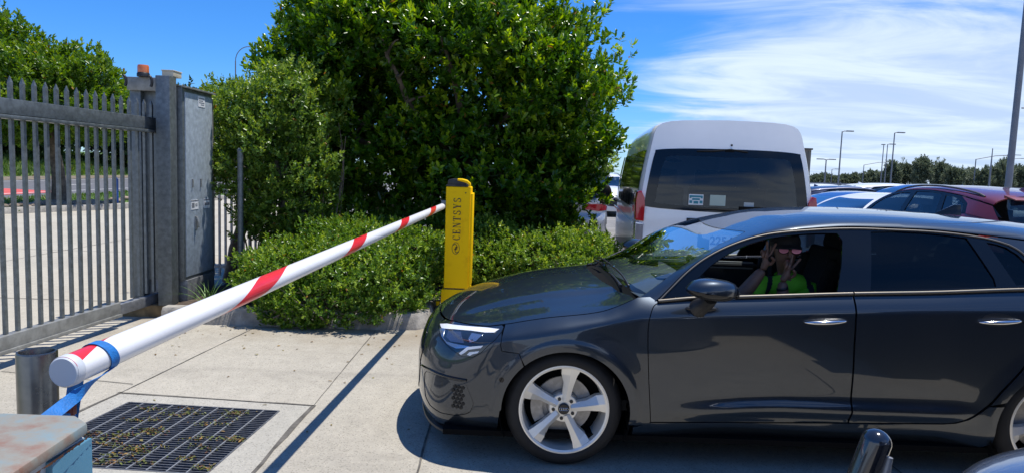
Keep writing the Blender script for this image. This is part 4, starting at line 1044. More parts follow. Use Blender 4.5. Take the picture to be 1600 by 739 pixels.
def make_wheel(parent, c, side=1, rot=0.0, name='wheel', r=.318, rim=.241, w=.225, detail=True, k=None):
    """wheel about c, outer face toward +y*side in car frame: tyre, rim, spokes, disc"""
    k = k or len([1])
    wh = bpy.data.objects.new(name, None); COL.objects.link(wh); wh.parent = parent; wh.location = c; wh.rotation_euler = (0, 0, 0 if side > 0 else PI)
    ax = (0, 1, 0)
    T_ = MB(); hw = w/2
    T_.lathe([(rim-.012, -hw+.01), (rim+.004, -hw), (rim+.03, -hw-.006), (r-.028, -hw+.002), (r-.008, -hw+.022), (r, -hw+.05), (r, hw-.05), (r-.008, hw-.022), (r-.028, hw-.002), (r-.034, hw+.001), (rim+.03, hw+.006), (rim+.008, hw+.004), (rim-.002, hw-.004), (rim-.012, hw-.012)], (0, 0, 0), ax, 72)
    T_.build('tyre', M_tyre, wh, smooth=50, merge=False)
    f = MB(); f.lathe([(rim-.03, -hw+.02), (rim-.025, hw-.05), (rim-.018, hw-.022), (rim-.016, hw-.004), (rim-.006, hw+.002), (rim+.002, hw+.001), (rim+.001, hw-.008)], (0, 0, 0), ax, 72); rm = f.build('rim', M_alloy, wh, smooth=35, merge=False, fixn=False)
    if detail:
        f = MB(); f.lathe([(0, .02), (.158, .02), (.158, .034), (.09, .034), (.085, .05), (0, .05)], (0, -.01, 0), ax, 48); f.build('brake_disc', M_disc, wh, smooth=35, merge=False)
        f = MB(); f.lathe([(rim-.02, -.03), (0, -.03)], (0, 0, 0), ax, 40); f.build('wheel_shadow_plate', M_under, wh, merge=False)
        cal = MB(); A = np.radians(np.linspace(-32, 32, 8)); V = []
        for a in A:
            for (q, h) in ((.115, .045), (.178, .045), (.178, -.01), (.115, -.01)): V.append((q*math.cos(a), h, q*math.sin(a)))
        cal.add(V, [(i*4+j, i*4+(j+1) % 4, (i+1)*4+(j+1) % 4, (i+1)*4+j) for i in range(7) for j in range(4)]+[(0, 1, 2, 3), (28, 31, 30, 29)]); cal.build('brake_caliper', M_disc, wh)
    y0 = hw-.006
    for i in range(5):
        an = R(80+72*i)+rot; er, et = Vector((math.cos(an), 0, math.sin(an))), -Vector((-math.sin(an), 0, math.cos(an)))
        def P(rr, t, y): v = er*rr+et*t; return (v.x, y, v.z)
        s = MB()
        # top facets: two planes meeting on a raised ridge, flaring to the rim
        rr_ = rim-.008
        L_ = [P(.040, .022, y0-.026), P(.130, .027, y0-.034), P(.180, .050, y0-.030), P(rr_-.006, .058, y0-.005)]
        Rg = [P(.040, 0, y0-.010), P(.12, .003, y0-.004), P(.190, .006, y0+.000), P(rr_, .008, y0+.002)]
        Rt = [P(.040, -.022, y0-.020), P(.130, -.025, y0-.016), P(.192, -.033, y0-.011), P(rr_-.001, -.045, y0-.001)]
        dn = lambda q, h: [(a, y-h, z) for a, y, z in q]
        V = L_+Rg+Rt+dn(L_, .042)+dn(Rt, .042); Fc = []
        for j in range(3): Fc += [(j, j+1, 4+j+1, 4+j), (4+j, 4+j+1, 8+j+1, 8+j), (j+1, j, 12+j, 12+j+1), (8+j, 8+j+1, 16+j+1, 16+j)]
        s.add(V, Fc); s.build('spoke', M_alloy, wh, smooth=19, merge=True)
    f = MB(); f.lathe([(.02, y0-.020), (.074, y0-.024), (.078, y0-.028), (.080, y0-.06)], (0, 0, 0), ax, 40); f.build('hub', M_alloy, wh, smooth=35, merge=False)
    f = MB(); f.lathe([(0, y0-.006), (.026, y0-.006), (.031, y0-.010), (.031, y0-.03)], (0, 0, 0), ax, 36); cp = f.build('centre_cap', M_blackgloss, wh, smooth=35, merge=False)
    if detail:
        f = MB()
        for j in range(4):
            f.tube([((j-1.5)*.0115+.0075*math.cos(t), y0-.0045, .0075*math.sin(t)) for t in np.linspace(0, 2*PI, 21)[:-1]], .0011, 6, closed=True)
        f.build('ring_emblem', M_bright, cp, smooth=60, merge=False)
        for j in range(5):
            a = R(44+72*j)+rot; f = MB(); c2 = Vector((.056*math.cos(a), y0-.030, .056*math.sin(a))); f.cyl(c2, c2+Vector((0, .014, 0)), .0105, .009, n=12); f.build('wheel_bolt', M_black, wh, smooth=40)
    return wh

def copy_part(o, parent):
    c = copy_tree(o); c.parent = parent; return c

CAR_LOC = (.311, 4.468, 0)
def on_car(rx): return rx

def dark_car():
    # the near side is -y; panels are built on +y and mirrored
    t = thing('hatchback_car', 'dark grey five-door hatchback with silver five-spoke wheels stopped at the boom, front window down', 'car', CAR_LOC, 0)
    pn = lambda name, m, fn, poly, **k: panel(name, m, t, fn, poly, **k)
    dl = [(.484, .912), (.452, .895), (.430, .85), (.421, .792), (.424, .70), (.430, .621), (.438, .53), (.446, .448), (.457, .35), (.466, .266)]
    dl = smooth_poly(dl, 3); belt_pts = lambda a, b, n, o=-.012: [(x, float(z_belt(x))+o) for x in np.linspace(a, b, n)]
    # front wing
    hood_line = [(x, float(z_bonnet_line(x))) for x in np.linspace(.375, -.342, 30)]
    wing = [(.43, .950)]+hood_line+[(-.349, .70), (-.352, .66), (-.345, .6295), (-.252, .625), (-.240, .600)]+arch_arc(0, 131, -9)+[(.452, .247)]+dl[::-1]
    wing[0] = (.440, .938)
    for both in (1,):
        pn('front_wing', M_paint, S, wing, step=.0105, both=True, gap=.002)
        fd = dl+[(1.00, .2745), (1.528, .296)]+[(1.524, .40), (1.516, .591), (1.508, .72), (1.5035, .865), (1.5045, .99)]+belt_pts(1.5045, .484, 24)
        pn('front_door', M_paint, S, fd, step=.014, both=True)
        rear_cut = smooth_poly([(2.036, .313), (2.09, .323), (2.136, .343), (2.19, .38), (2.231, .418), (2.265, .46), (2.300, .515), (2.345, .575), (2.40, .65), (2.45, .76), (2.468, .86), (2.455, .96), (2.425, 1.045)], 3)
        rd = [(1.5335, .296), (1.80, .3055)]+rear_cut+belt_pts(2.42, 1.509, 22)+[(1.5085, .865), (1.513, .72), (1.521, .591), (1.529, .40)]
        pn('rear_door', M_paint, S, rd, step=.014, both=True)
        sill = [(.378, .205), (.372, .232), (.40, .243), (.466, .262), (1.0, .2705), (1.528, .2915), (2.036, .3085), (2.10, .318), (2.16, .345), (2.215, .39), (2.25, .425)]+arch_arc(1, 158, 197, 8)[0:]+[(2.26, .17), (1.3, .150), (.5, .150), (.37, .155)]
        pn('side_sill', M_paint, S, sill, step=.024, both=True, gap=.0015)
        # rear quarter to the tail
        rq = [(2.255, .43)]+[(x+.006, z) for x, z in rear_cut if z > .46]+[(x, float(z_belt(x))-.012) for x in np.linspace(2.44, 3.1, 10)]+[(3.45, 1.02), (3.9, .98), (UT, .97), (UT, .62), (3.6, .62), (3.25, .60), (3.02, .56), (2.97, .44)]+arch_arc(1, 20, 154, 24)
        pn('rear_quarter', M_paint, S, rq, step=.035, both=True)
        rb = [(3.02, .555), (3.25, .595), (3.6, .615), (UT, .615), (UT, .22), (3.6, .21), (3.2, .20), (2.98, .19)]+arch_arc(1, -18, 22, 8)+[(2.975, .44)]
        pn('rear_bumper', M_paint, S, rb, step=.04, both='join')
        pn('tail_light', M_red_lamp, S, [(3.05, .82), (3.3, .86), (3.75, .87), (3.75, .76), (3.4, .72), (3.1, .76)], step=.04, both=True, lift=.006, gap=0)
    # bumper with openings for lamp and air intake
    lampP = [(-1.02, .668), (-.93, .655), (-.827, .632), (-.70, .603), (-.625, .586), (-.578, .572), (-.503, .582), (-.46, .61), (-.425, .648), (-.385, .685), (-.354, .722), (-.347, .741)]+[(u, float(z_bonnet_line(u))-.003) for u in np.linspace(-.36, -1.01, 16)]
    intake = [(-.935, .395), (-.90, .418), (-.834, .429), (-.70, .436), (-.556, .440), (-.535, .42), (-.497, .335), (-.497, .315), (-.515, .275), (-.545, .258), (-.608, .238), (-.72, .228), (-.84, .238), (-.91, .27), (-.935, .33)]
    bump = [(UN, .125), (-1.2, .125), (-.95, .122), (-.75, .150), (-.585, .178), (-.47, .158), (-.368, .143), (-.356, .22), (-.345, .302)]+arch_arc(0, 179, 132, 12)+[(-.240, .600), (-.252, .625), (-.345, .6295), (-.352, .66), (-.349, .70), (-.354, .722), (-.385, .685)]+[(-.338+.004, .7285)][:0]+[(-.43, .655)][:0]
    # upper edge of the bumper follows the lamp's lower edge, then the bonnet shut-line
    bump += [(-.425, .648), (-.46, .61), (-.503, .582), (-.578, .572), (-.625, .586), (-.70, .603), (-.827, .632), (-.93, .655), (-1.022, .668), (-1.045, .694), (-1.2, .690), (UN, .686)]
    pn('front_bumper', M_paint, S, bump, holes=[intake], step=.0115, both='join', gap=.0015)
    pn('headlight', M_lampglass, S, lampP, step=.012, both=False, lift=.001, gap=.001)
    pn('headlight', M_lampglass, S, lampP, step=.02, mirror=True, lift=.001, gap=.001)
    hl = [o for o in bpy.data.objects if o.name.startswith('headlight') and o.parent == t]
    for q, h in enumerate(hl):
        kw = dict(step=.02, gap=0, mirror=bool(q), flange=.002, edge_step=.012)
        panel('light_strip', M_lampwhite, h, S, [(-.985, .672), (-.90, .688), (-.75, .701), (-.571, .714), (-.37, .729), (-.40, .712), (-.46, .704), (-.58, .697), (-.75, .682), (-.90, .664)], lift=.0035, **kw)
        panel('light_strip', M_lampwhite, h, S, [(-.60, .586), (-.578, .604), (-.552, .626), (-.450, .648), (-.462, .634), (-.540, .614), (-.566, .592), (-.585, .580)], lift=.0035, **kw)
        panel('light_strip', M_lampwhite, h, S, [(-.545, .588), (-.53, .603), (-.47, .617), (-.48, .605), (-.51, .595), (-.525, .585)], lift=.0035, **kw)
        panel('lamp_bezel', M_lampsilver, h, S, [(-.93, .660), (-.86, .672), (-.84, .66), (-.80, .632), (-.74, .622), (-.66, .625), (-.54, .632), (-.53, .626), (-.63, .606), (-.72, .612), (-.83, .636)], lift=.0030, **kw)
        panel('lamp_bezel', mat('lamp_blue_grey', (.16, .20, .27), .2, .8), h, S, [(-.80, .668), (-.66, .682), (-.60, .656), (-.58, .640), (-.70, .630), (-.77, .640)], lift=.0022, **kw)
        panel('lamp_bezel', M_lampsilver, h, S, [(-.56, .690), (-.47, .694), (-.50, .664), (-.54, .650), (-.56, .664)], lift=.0022, **kw)
    pn('air_intake', M_paint, S, intake, step=.0115, both=True, lift=-.003, gap=.0015)
    # honeycomb in the outer end of the intake
    for sgn in (False, True):
        mb = MB()
        for i in range(6):
            for j in range(3):
                u0 = -.622+.025*j+(.012 if i % 2 else 0); z0 = .292+.0225*i
                hx = [(u0+.0118*math.cos(R(60*k+30)), z0+.0112*math.sin(R(60*k+30))) for k in range(6)]; hi = [(u0+.002*math.cos(R(60*k+30)), z0+.002*math.sin(R(60*k+30))) for k in range(6)]
                A = S(np.array([p[0] for p in hx+hi]), np.array([p[1] for p in hx+hi])); nx, ny = plan_n(np.array([p[0] for p in hx+hi])); A[:, 0] += nx*.001; A[:, 1] += ny*.001
                if sgn: A[:, 1] *= -1
                mb.add(A, [(k, (k+1) % 6, 6+(k+1) % 6, 6+k) for k in range(6)])
        mb.build('intake_mesh', mat('mesh_black', (.004, .004, .004), .6), t, merge=False)
    # blade over the intake
    for sg in (1, -1):
        mb = MB(); us = np.linspace(-1.0, -.535, 16); A = S(us, np.interp(us, [-1, -.834, -.535], [.425, .447, .452])); nx, ny = plan_n(us)
        mb.tube([(a[0]+n_*.002, sg*(a[1]+m_*.002), a[2]) for a, n_, m_ in zip(A, nx, ny)], .007, 8); mb.build('bumper_blade', M_blackgloss, t, smooth=60)
    # splitter lip
    mb = MB(); us = np.linspace(UN, -.56, 40); A = S(us, np.full(40, .13)); nx, ny = plan_n(us); V = []
    for a, p, q, u_ in zip(A, nx, ny, us):
        tp = min(1.0, (-.545-u_)/.16)
        for (o_, z_) in ((-.03, .150), (.020*tp-.012*(1-tp), .124+.02*(1-tp)), (.022*tp-.012*(1-tp), .112+.02*(1-tp)), (-.05, .13)): V.append((a[0]+p*o_, a[1]+q*o_, z_))
    Fc = [(i*4+j, i*4+(j+1) % 4, (i+1)*4+(j+1) % 4, (i+1)*4+j) for i in range(39) for j in range(4)]
    mb.add(V, Fc); mb.add([(a, -b, c) for a, b, c in V], [f[::-1] for f in Fc]); mb.build('splitter', M_black, t, smooth=40, merge=False)
    pn('parking_sensor', M_blackgloss, S, [(-.339+.014*math.cos(a), .478+.014*math.sin(a)) for a in np.linspace(0, 2*PI, 19)[:-1]], step=.01, gap=0, lift=.001, flange=.001, edge_step=.005, both=True)
    # grille on the nose
    pn('grille', M_blackgloss, S, [(UN, .655), (-1.26, .65), (-1.12, .59), (-1.06, .50), (-1.12, .30), (-1.2, .235), (UN, .225)], step=.04, both='join', lift=.004, gap=0)
    # bonnet
    right = [(p[0], p[1]) for p in hood_edge(.352, UN, 70)]; right = [(x, y) for x, y in right if y > .004]+[(right[-1][0], 0.0)]
    cowl = [(x, y) for y, x in [(-.72, .345), (-.6, .30), (-.4, .235), (-.2, .20), (0, .188), (.2, .20), (.4, .235), (.6, .30), (.72, .345)]]
    bon = right+[(x, -y) for x, y in right[-2::-1]]+cowl
    pn('bonnet', M_paint, B, bon, step=.028, gap=.002, eps=1e-3)
    # cowl panel and wipers
    V = []; Fc = []; ny_ = 25
    for i in range(ny_):
        y = -.78+1.56*i/(ny_-1); xb = np.interp(abs(y), [0, .2, .4, .6, .72, .8], [.185, .197, .232, .297, .342, .37]); xw = np.interp(abs(y), [0, .25, .5, .766, .8], [.300, .312, .350, .42, .44])
        zb = float(B(np.array(min(xb, .36)), np.array(min(abs(y), .72)))[2])-.018; zw = float(T(np.array(max(xw, .40)), np.array(min(abs(y), .78)))[2])-.016-(max(xw, .4)-xw)*.45; zw = min(zw, zb+.04)
        V += [(xb-.01, y, zb), (xb+.5*(xw-xb), y, zb-.006), (xw+.03, y, zw)]
    Fc = [(i*3+j, (i+1)*3+j, (i+1)*3+j+1, i*3+j+1) for i in range(ny_-1) for j in range(2)]
    MB().add(V, Fc).build('cowl_panel', mat('matt_black_cowl', (.006, .006, .006), .9, spec=.1), t, smooth=60, merge=False)
    ws_side = smooth_poly([(.392, .770), (.48, .738), (.575, .700), (.67, .663), (.765, .626), (.86, .588), (.936, .560), (1.02, .525)], 2)
    seam = [(.975+.05*(y/.52)**2, y) for y in np.linspace(.50, -.50, 17)]
    base = [(x, y) for y, x in [(-.72, .372), (-.6, .338), (-.45, .312), (-.25, .292), (0, .283), (.25, .292), (.45, .312), (.6, .338), (.72, .372)]]
    wsP = ws_side+seam+[(x, -y) for x, y in ws_side[::-1]]+base
    ws = pn('windscreen', M_glass, T, wsP, step=.05, gap=.002, flange=.004)
    for (x0, y0, x1, y1) in ((.335, -.66, .315, -.06), (.315, -.02, .30, .56)):
        mb = MB(); P0 = T(np.linspace(x0, x1, 12)+.02, np.linspace(y0, y1, 12)); mb.tube([(p[0]-.006, p[1], p[2]+.016) for p in P0], [.0065]*2+[.0055]*8+[.004]*2, 8)
        P1 = T(np.linspace(x0-.02, x0+(x1-x0)*.55-.035, 8), np.linspace(y0+.01, y0+(y1-y0)*.55, 8)); mb.tube([(p[0]-.01, p[1], p[2]+.028) for p in P1], [.011, .009, .007, .006, .006, .006, .005, .004], 8)
        mb.build('wiper', M_black, t, smooth=50)
    # roof with the windscreen pillars
    ex = np.concatenate([np.linspace(.405, 1.2, 26), np.linspace(1.25, 3.16, 34)]); ed = [(x, float(edge_y(np.array(x)))*.9965) for x in ex]
    rear = [(3.16+.03*(1-(y/.55)**2), y) for y in np.linspace(.50, -.50, 11)]
    ws2 = [(x-.002, y+.004) for x, y in ws_side]
    roofP = ed+rear+[(x, -y) for x, y in ed[::-1]]+[(x, -y) for x, y in ws2]+[(x+.004, -y) for x, y in seam]+ws2[::-1]
    pn('roof', M_paint, T, roofP, step=.035, gap=.0005, flange=.012, eps=4e-4, edge_step=.02)
    mb = MB(); c = T(np.array(2.36), np.array(0.)); mb.add([(2.40, .0, c[2]-.004), (2.44, .022, c[2]-.004), (2.57, .026, c[2]-.008), (2.57, -.026, c[2]-.008), (2.44, -.022, c[2]-.004), (2.53, .006, c[2]+.058), (2.575, .005, c[2]+.060), (2.575, -.005, c[2]+.060), (2.53, -.006, c[2]+.058)],
        [(0, 1, 5), (0, 8, 4), (0, 5, 8), (1, 2, 6, 5), (3, 4, 8, 7), (2, 3, 7, 6), (5, 6, 7, 8)]); mb.build('roof_antenna', M_blackgloss, t, bevel=.004)
    # hatch: dark glass between roof edge and tail
    V = []; nn = 17
    ra = T(np.full(nn, 3.17), np.linspace(-.52, .52, nn)); uu = np.linspace(0, 1, nn)
    for i in range(nn):
        y = -.62+1.24*i/(nn-1); xt = 3.44-.16*abs(y)**2.2; V += [tuple(ra[i]), (xt-.09, y*.95, 1.14), (xt-.005, y, .985)]
    MB().add(V, [(i*3+j, (i+1)*3+j, (i+1)*3+j+1, i*3+j+1) for i in range(nn-1) for j in range(2)]).build('rear_window', M_blackgloss, t, smooth=60, merge=False)
    # window band: black surround with three openings, glass behind two of them
    top = [(.486, .932), (.556, .998), (.621, 1.059), (.68, 1.107), (.739, 1.148), (.83, 1.196), (.923, 1.234), (1.01, 1.264), (1.105, 1.287), (1.21, 1.304), (1.319, 1.315), (1.47, 1.328), (1.62, 1.336), (1.80, 1.3375), (1.951, 1.335), (2.11, 1.326), (2.259, 1.311), (2.34, 1.296), (2.403, 1.277), (2.445, 1.252), (2.475, 1.218), (2.50, 1.17), (2.53, 1.11), (2.548, 1.078)]
    def fit(pts): return [(x, min(z, float(z_edge(x))-.001)) for x, z in pts]
    topf = fit(top)
    band = [(.486, .9335)]+topf[1:]+[(x, float(z_belt(x))+.004) for x in np.linspace(2.54, .50, 40)]
    wf = [(.70, .961), (.99, .972), (1.425, .998), (1.470, 1.13), (1.503, 1.262), (1.483, 1.299), (1.40, 1.297), (1.314, 1.291), (1.21, 1.278), (1.10, 1.258), (1.00, 1.228), (.917, 1.193), (.84, 1.152), (.769, 1.106), (.70, 1.045), (.655, .998), (.648, .972)]
    wr = [(1.602, 1.013), (1.635, 1.16), (1.668, 1.313), (1.80, 1.320), (1.946, 1.318), (2.07, 1.311), (2.185, 1.300), (2.227, 1.20), (2.268, 1.098), (2.268, 1.058), (1.95, 1.036)]
    wq = [(2.285, 1.282), (2.34, 1.272), (2.385, 1.258), (2.43, 1.225), (2.462, 1.185), (2.49, 1.12), (2.505, 1.08), (2.372, 1.070), (2.335, 1.16)]
    pn('window_surround', M_blackgloss, G, band, holes=[wf, wr, wq], step=.03, both=True, gap=0, lift=.001, flange=.018)
    pn('rear_door_window', M_glass_dark, G, wr, step=.06, both=True, gap=-.006, lift=-.006, flange=0)
    pn('quarter_window', M_glass_dark, G, wq, step=.06, both=True, gap=-.006, lift=-.006, flange=0)
    # the window on the far side stays up, the near one is open
    pn('front_door_window', M_glass, G, wf, step=.06, gap=-.006, lift=-.006, flange=0)
    # pillar and roof side between the band and the roof edge towards the back
    dp = fit([(2.30, 1.305), (2.40, 1.28), (2.45, 1.252), (2.48, 1.218), (2.505, 1.17), (2.535, 1.11), (2.552, 1.082)])
    dpo = dp+[(x, float(z_belt(x))-.010) for x in np.linspace(2.56, 3.1, 8)]+[(3.34, 1.02), (3.16, float(z_edge(3.16))-.001)]+[(x, float(z_edge(x))-.0005) for x in np.linspace(3.1, 2.32, 14)]
    pn('rear_pillar', M_paint, G, dpo, step=.035, both=True, gap=.0005, lift=.001)
    for sg in (1, -1):
        def rib(name, pts, r, m, off, flat=1.0):
            A = G(np.array([p[0] for p in pts]), np.array([p[1] for p in pts])); f = MB(); f.tube([(a[0], sg*(a[1]+off), a[2]) for a in A], r, 8); return f.build(name, m, t, smooth=60)
        rib('window_trim', smooth_poly([(x, z-.006) for x, z in topf[:19]], 3), .0058, M_chrome, .003)
        rib('window_trim', smooth_poly([(x, z-.006) for x, z in topf[18:]], 3), .0058, M_chrome, .003)
        rib('belt_trim', [(x, float(z_belt(x))-.004) for x in np.linspace(.478, 1.503, 40)], .0095, M_chrome, .008)
        rib('belt_trim', [(x, float(z_belt(x))-.004) for x in np.linspace(1.510, 2.55, 40)], .0095, M_chrome, .008)
        f = MB(); A = G(np.linspace(.62, 1.46, 12), np.linspace(.965, 1.0, 12))
        # door handles
        for (x0, x1, zc_) in ((1.237, 1.455, .846), (2.145, 2.363, .880)):
            xs_ = np.linspace(x0, x1, 17); mid = (x0+x1)/2; V = []
            P_ = S(xs_, np.interp(xs_, [x0, x1], [zc_, zc_+.016]))
            f = MB(); rr = [.003+.0085*math.sin(PI*i/16)**.5 for i in range(17)]; f.tube([(p[0], sg*(p[1]+.008+.026*math.sin(PI*i/16)**.6), p[2]) for i, p in enumerate(P_)], rr, 10)
            f.build('door_handle', mat('handle_silver', (.62, .63, .66), .14, 1.0), t, smooth=60)
            cp = [(mid+.082*math.cos(a)-.01, zc_+.014+.036*math.sin(a)) for a in np.linspace(0, 2*PI, 29)[:-1]]
            panel('handle_recess', mat('handle_cup', (.02, .022, .025), .3, coat=1.0), t, S, cp, step=.03, gap=0, lift=.0012, flange=.0005, mirror=sg < 0, edge_step=.02)
    # door mirrors
    for sg in (1, -1):
        Mx = Euler((0, R(3), R(-9*sg))).to_matrix()
        c = Vector((.705, sg*1.015, 1.010))
        def shell(name, m, lo, hi, k=1.0):
            f = MB(); nu, nv = 28, 12; V = []; Fc = []
            for i in range(nv+1):
                v = lo+(hi-lo)*i/nv
                for j in range(nu):
                    a = 2*PI*j/nu; cz = math.sin(v); cr = math.cos(v); x = math.cos(a)*abs(math.cos(a))**-.10 if abs(math.cos(a)) > 1e-3 else 0
                    x = math.cos(a); y = math.sin(a)
                    px = .132*x*(cr**.85 if x < 0 else cr**.42); py = .088*y*cr**.55; pz = (.066 if cz > 0 else .044)*cz
                    # front leads low, tail squared off
                    px += -.018*max(0, cz)*0+.02*cz; pz += -.010*px/.13
                    V.append(c+Mx @ (Vector((px*k, py*k, pz*k))))
            for i in range(nv):
                for j in range(nu): Fc.append((i*nu+j, i*nu+(j+1) % nu, (i+1)*nu+(j+1) % nu, (i+1)*nu+j))
            f.add(V, Fc); return f.build(name, m, mir, smooth=60)
        mir = bpy.data.objects.new('door_mirror', None); COL.objects.link(mir); mir.parent = t
        shell('mirror_shell', M_paint, -.10, PI/2-.001); shell('mirror_base_shell', M_blackgloss, -PI/2+.001, -.12, .985)
        f = MB(); f.tube([c+Vector((.005, -sg*.02, -.03)), c+Vector((.01, -sg*.09, -.075)), Vector((.69, sg*.885, .905)), Vector((.685, sg*.868, .893))], [.040, .038, .046, .052], 12); f.ball((.70, sg*.872, .893), (.085, .018, .018), 14, 8); f.build('mirror_arm', M_black, mir, smooth=50)
        f = MB(); V = [c+Mx @ Vector((.121, .066*math.cos(a), .036*math.sin(a)+.004)) for a in np.linspace(0, 2*PI, 25)[:-1]]; f.add(V, [tuple(range(24))]); f.build('mirror_glass', M_bright, mir)
    # inner shell and wheel wells so the gaps read dark
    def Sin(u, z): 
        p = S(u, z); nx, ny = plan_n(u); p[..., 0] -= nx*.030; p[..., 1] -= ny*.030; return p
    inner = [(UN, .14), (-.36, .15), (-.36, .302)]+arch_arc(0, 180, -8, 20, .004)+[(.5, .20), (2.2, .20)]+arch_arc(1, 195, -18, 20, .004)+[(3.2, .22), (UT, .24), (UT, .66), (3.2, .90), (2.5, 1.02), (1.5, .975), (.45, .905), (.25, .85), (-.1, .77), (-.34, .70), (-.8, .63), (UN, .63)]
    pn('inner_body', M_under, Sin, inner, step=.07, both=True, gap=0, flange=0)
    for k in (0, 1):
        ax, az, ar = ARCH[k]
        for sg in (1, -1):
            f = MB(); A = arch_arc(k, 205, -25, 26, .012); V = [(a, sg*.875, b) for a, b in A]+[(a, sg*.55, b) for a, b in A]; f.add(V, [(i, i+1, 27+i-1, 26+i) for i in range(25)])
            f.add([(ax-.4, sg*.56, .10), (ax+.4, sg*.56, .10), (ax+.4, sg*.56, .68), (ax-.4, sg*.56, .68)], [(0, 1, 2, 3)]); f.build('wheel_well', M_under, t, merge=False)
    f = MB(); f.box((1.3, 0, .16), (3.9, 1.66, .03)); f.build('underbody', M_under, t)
    # wheels
    make_wheel(t, (.0, -.752, .316), -1, R(20))
    for (x, y, sg, rot) in ((2.636, -.752, -1, R(50)), (.0, .752, 1, R(15)), (2.636, .752, 1, R(60))):
        make_wheel(t, (x, y, .316), sg, rot)
    # cabin
    f = MB(); f.box((1.45, 0, .30), (2.3, 1.42, .06)); f.build('cabin_floor', M_cabin, t)
    V = []; nn = 15
    for i in range(nn):
        y = -.76+1.52*i/(nn-1); V += [(.335+.05*(y/.7)**2, y, .925), (.55, y, .965+.012*math.cos(y*3)), (.80, y, .955), (.90, y, .86), (.86, y, .55)]
    MB().add(V, [(i*5+j, i*5+j+1, (i+1)*5+j+1, (i+1)*5+j) for i in range(nn-1) for j in range(4)]).build('dashboard', mat('dashboard_trim', (.05, .055, .06), .6, var=.1, scale=30), t, smooth=40, merge=False)
    f = MB(); f.box((.62, -.30, .975), (.12, .20, .012)); f.box((.62, .37, .985), (.16, .26, .05)); f.build('dash_vent', M_black, t, bevel=.006)
    f = MB(); cc = Vector((1.02, .37, .86)); f.tube([cc+Euler((0, R(-24), 0)).to_matrix() @ Vector((0, .18*math.cos(a), .18*math.sin(a))) for a in np.linspace(0, 2*PI, 37)[:-1]], .014, 8, closed=True)
    f.tube([cc+Vector((-.14, 0, -.05)), cc], [.04, .05], 10); f.box(cc+Vector((0, 0, 0)), (.03, .30, .05)); f.build('steering_wheel', M_cabin, t, smooth=60)
    for sy in (.365, -.365):
        seat = bpy.data.objects.new('seat', None); COL.objects.link(seat); seat.parent = t; seat.location = (1.52, sy, 0)
        f = MB(); f.box((0, 0, .46), (.54, .50, .16)); f.build('seat_cushion', M_seat, seat, bevel=.05, seg=3)
        f = MB(); ln = .66; f.box((.33, 0, .80), (.13, .50, ln), (0, R(18), 0)); f.box((.30, .21, .80), (.16, .08, ln*.8), (0, R(18), 0)); f.box((.30, -.21, .80), (.16, .08, ln*.8), (0, R(18), 0)); f.build('seat_back', M_seat, seat, bevel=.045, seg=3)
        f = MB(); f.box((.462, 0, 1.205), (.10, .27, .20), (0, R(12), 0)); hr = f.build('headrest', M_seat, seat, bevel=.045, seg=3)
        f = MB(); f.cyl((.43, .07, 1.08), (.455, .07, 1.15), .008, n=8); f.cyl((.43, -.07, 1.08), (.455, -.07, 1.15), .008, n=8); f.build('headrest_stem', M_bright, seat, smooth=50)
    f = MB(); f.box((2.42, 0, .48), (.5, 1.3, .16)); f.box((2.70, 0, .78), (.14, 1.3, .58), (0, R(20), 0))
    for yy in (-.42, 0, .42): f.box((2.80, yy, 1.10), (.09, .24, .14), (0, R(14), 0))
    f.build('rear_seat', M_seat, t, bevel=.04, seg=3)
    for sg in (1, -1):
        f = MB(); f.box((1.02, sg*.735, .70), (1.02, .05, .50)); f.box((1.02, sg*.715, .935), (1.04, .07, .030)); f.box((1.1, sg*.69, .70), (.6, .06, .07)); f.build('door_lining', M_cabin, t, bevel=.015)
        f = MB(); f.box((2.02, sg*.735, .74), (.92, .05, .5)); f.build('door_lining', M_cabin, t, bevel=.015)
    f = MB(); f.box((1.02, .700, .935), (.98, .012, .055)); f.build('door_top_trim', M_cabin_grey, t, bevel=.004)
    mb = MB(); c = T(np.array(.90), np.array(0.)); mb.box((.93, 0, c[2]-.075), (.02, .22, .07)); mb.tube([(.90, 0, c[2]-.01), (.925, 0, c[2]-.07)], .012, 8); mb.build('interior_mirror', M_black, t, bevel=.01)
    for sg in (1, -1):
        f = MB(); f.tube([(1.60, sg*.60, 1.22), (1.62, sg*.63, .95), (1.64, sg*.66, .6)], .022, 6); f.build('seat_belt', M_cabin, t)
    # headlining
    V2 = []; xs_ = np.linspace(1.04, 3.1, 14); ysn = np.linspace(-.9, .9, 11); V = []
    for x in xs_:
        for s_ in ysn:
            p = T(np.array(x), np.array(s_*float(edge_y(np.array(x))))); V.append((p[0], p[1], p[2]-.03))
    MB().add(V, [(i*11+j, i*11+j+1, (i+1)*11+j+1, (i+1)*11+j) for i in range(13) for j in range(10)]).build('headlining', mat('headlining_cloth', (.10, .10, .10), .95), t, smooth=60, merge=False)
    return t
CAR = dark_car()
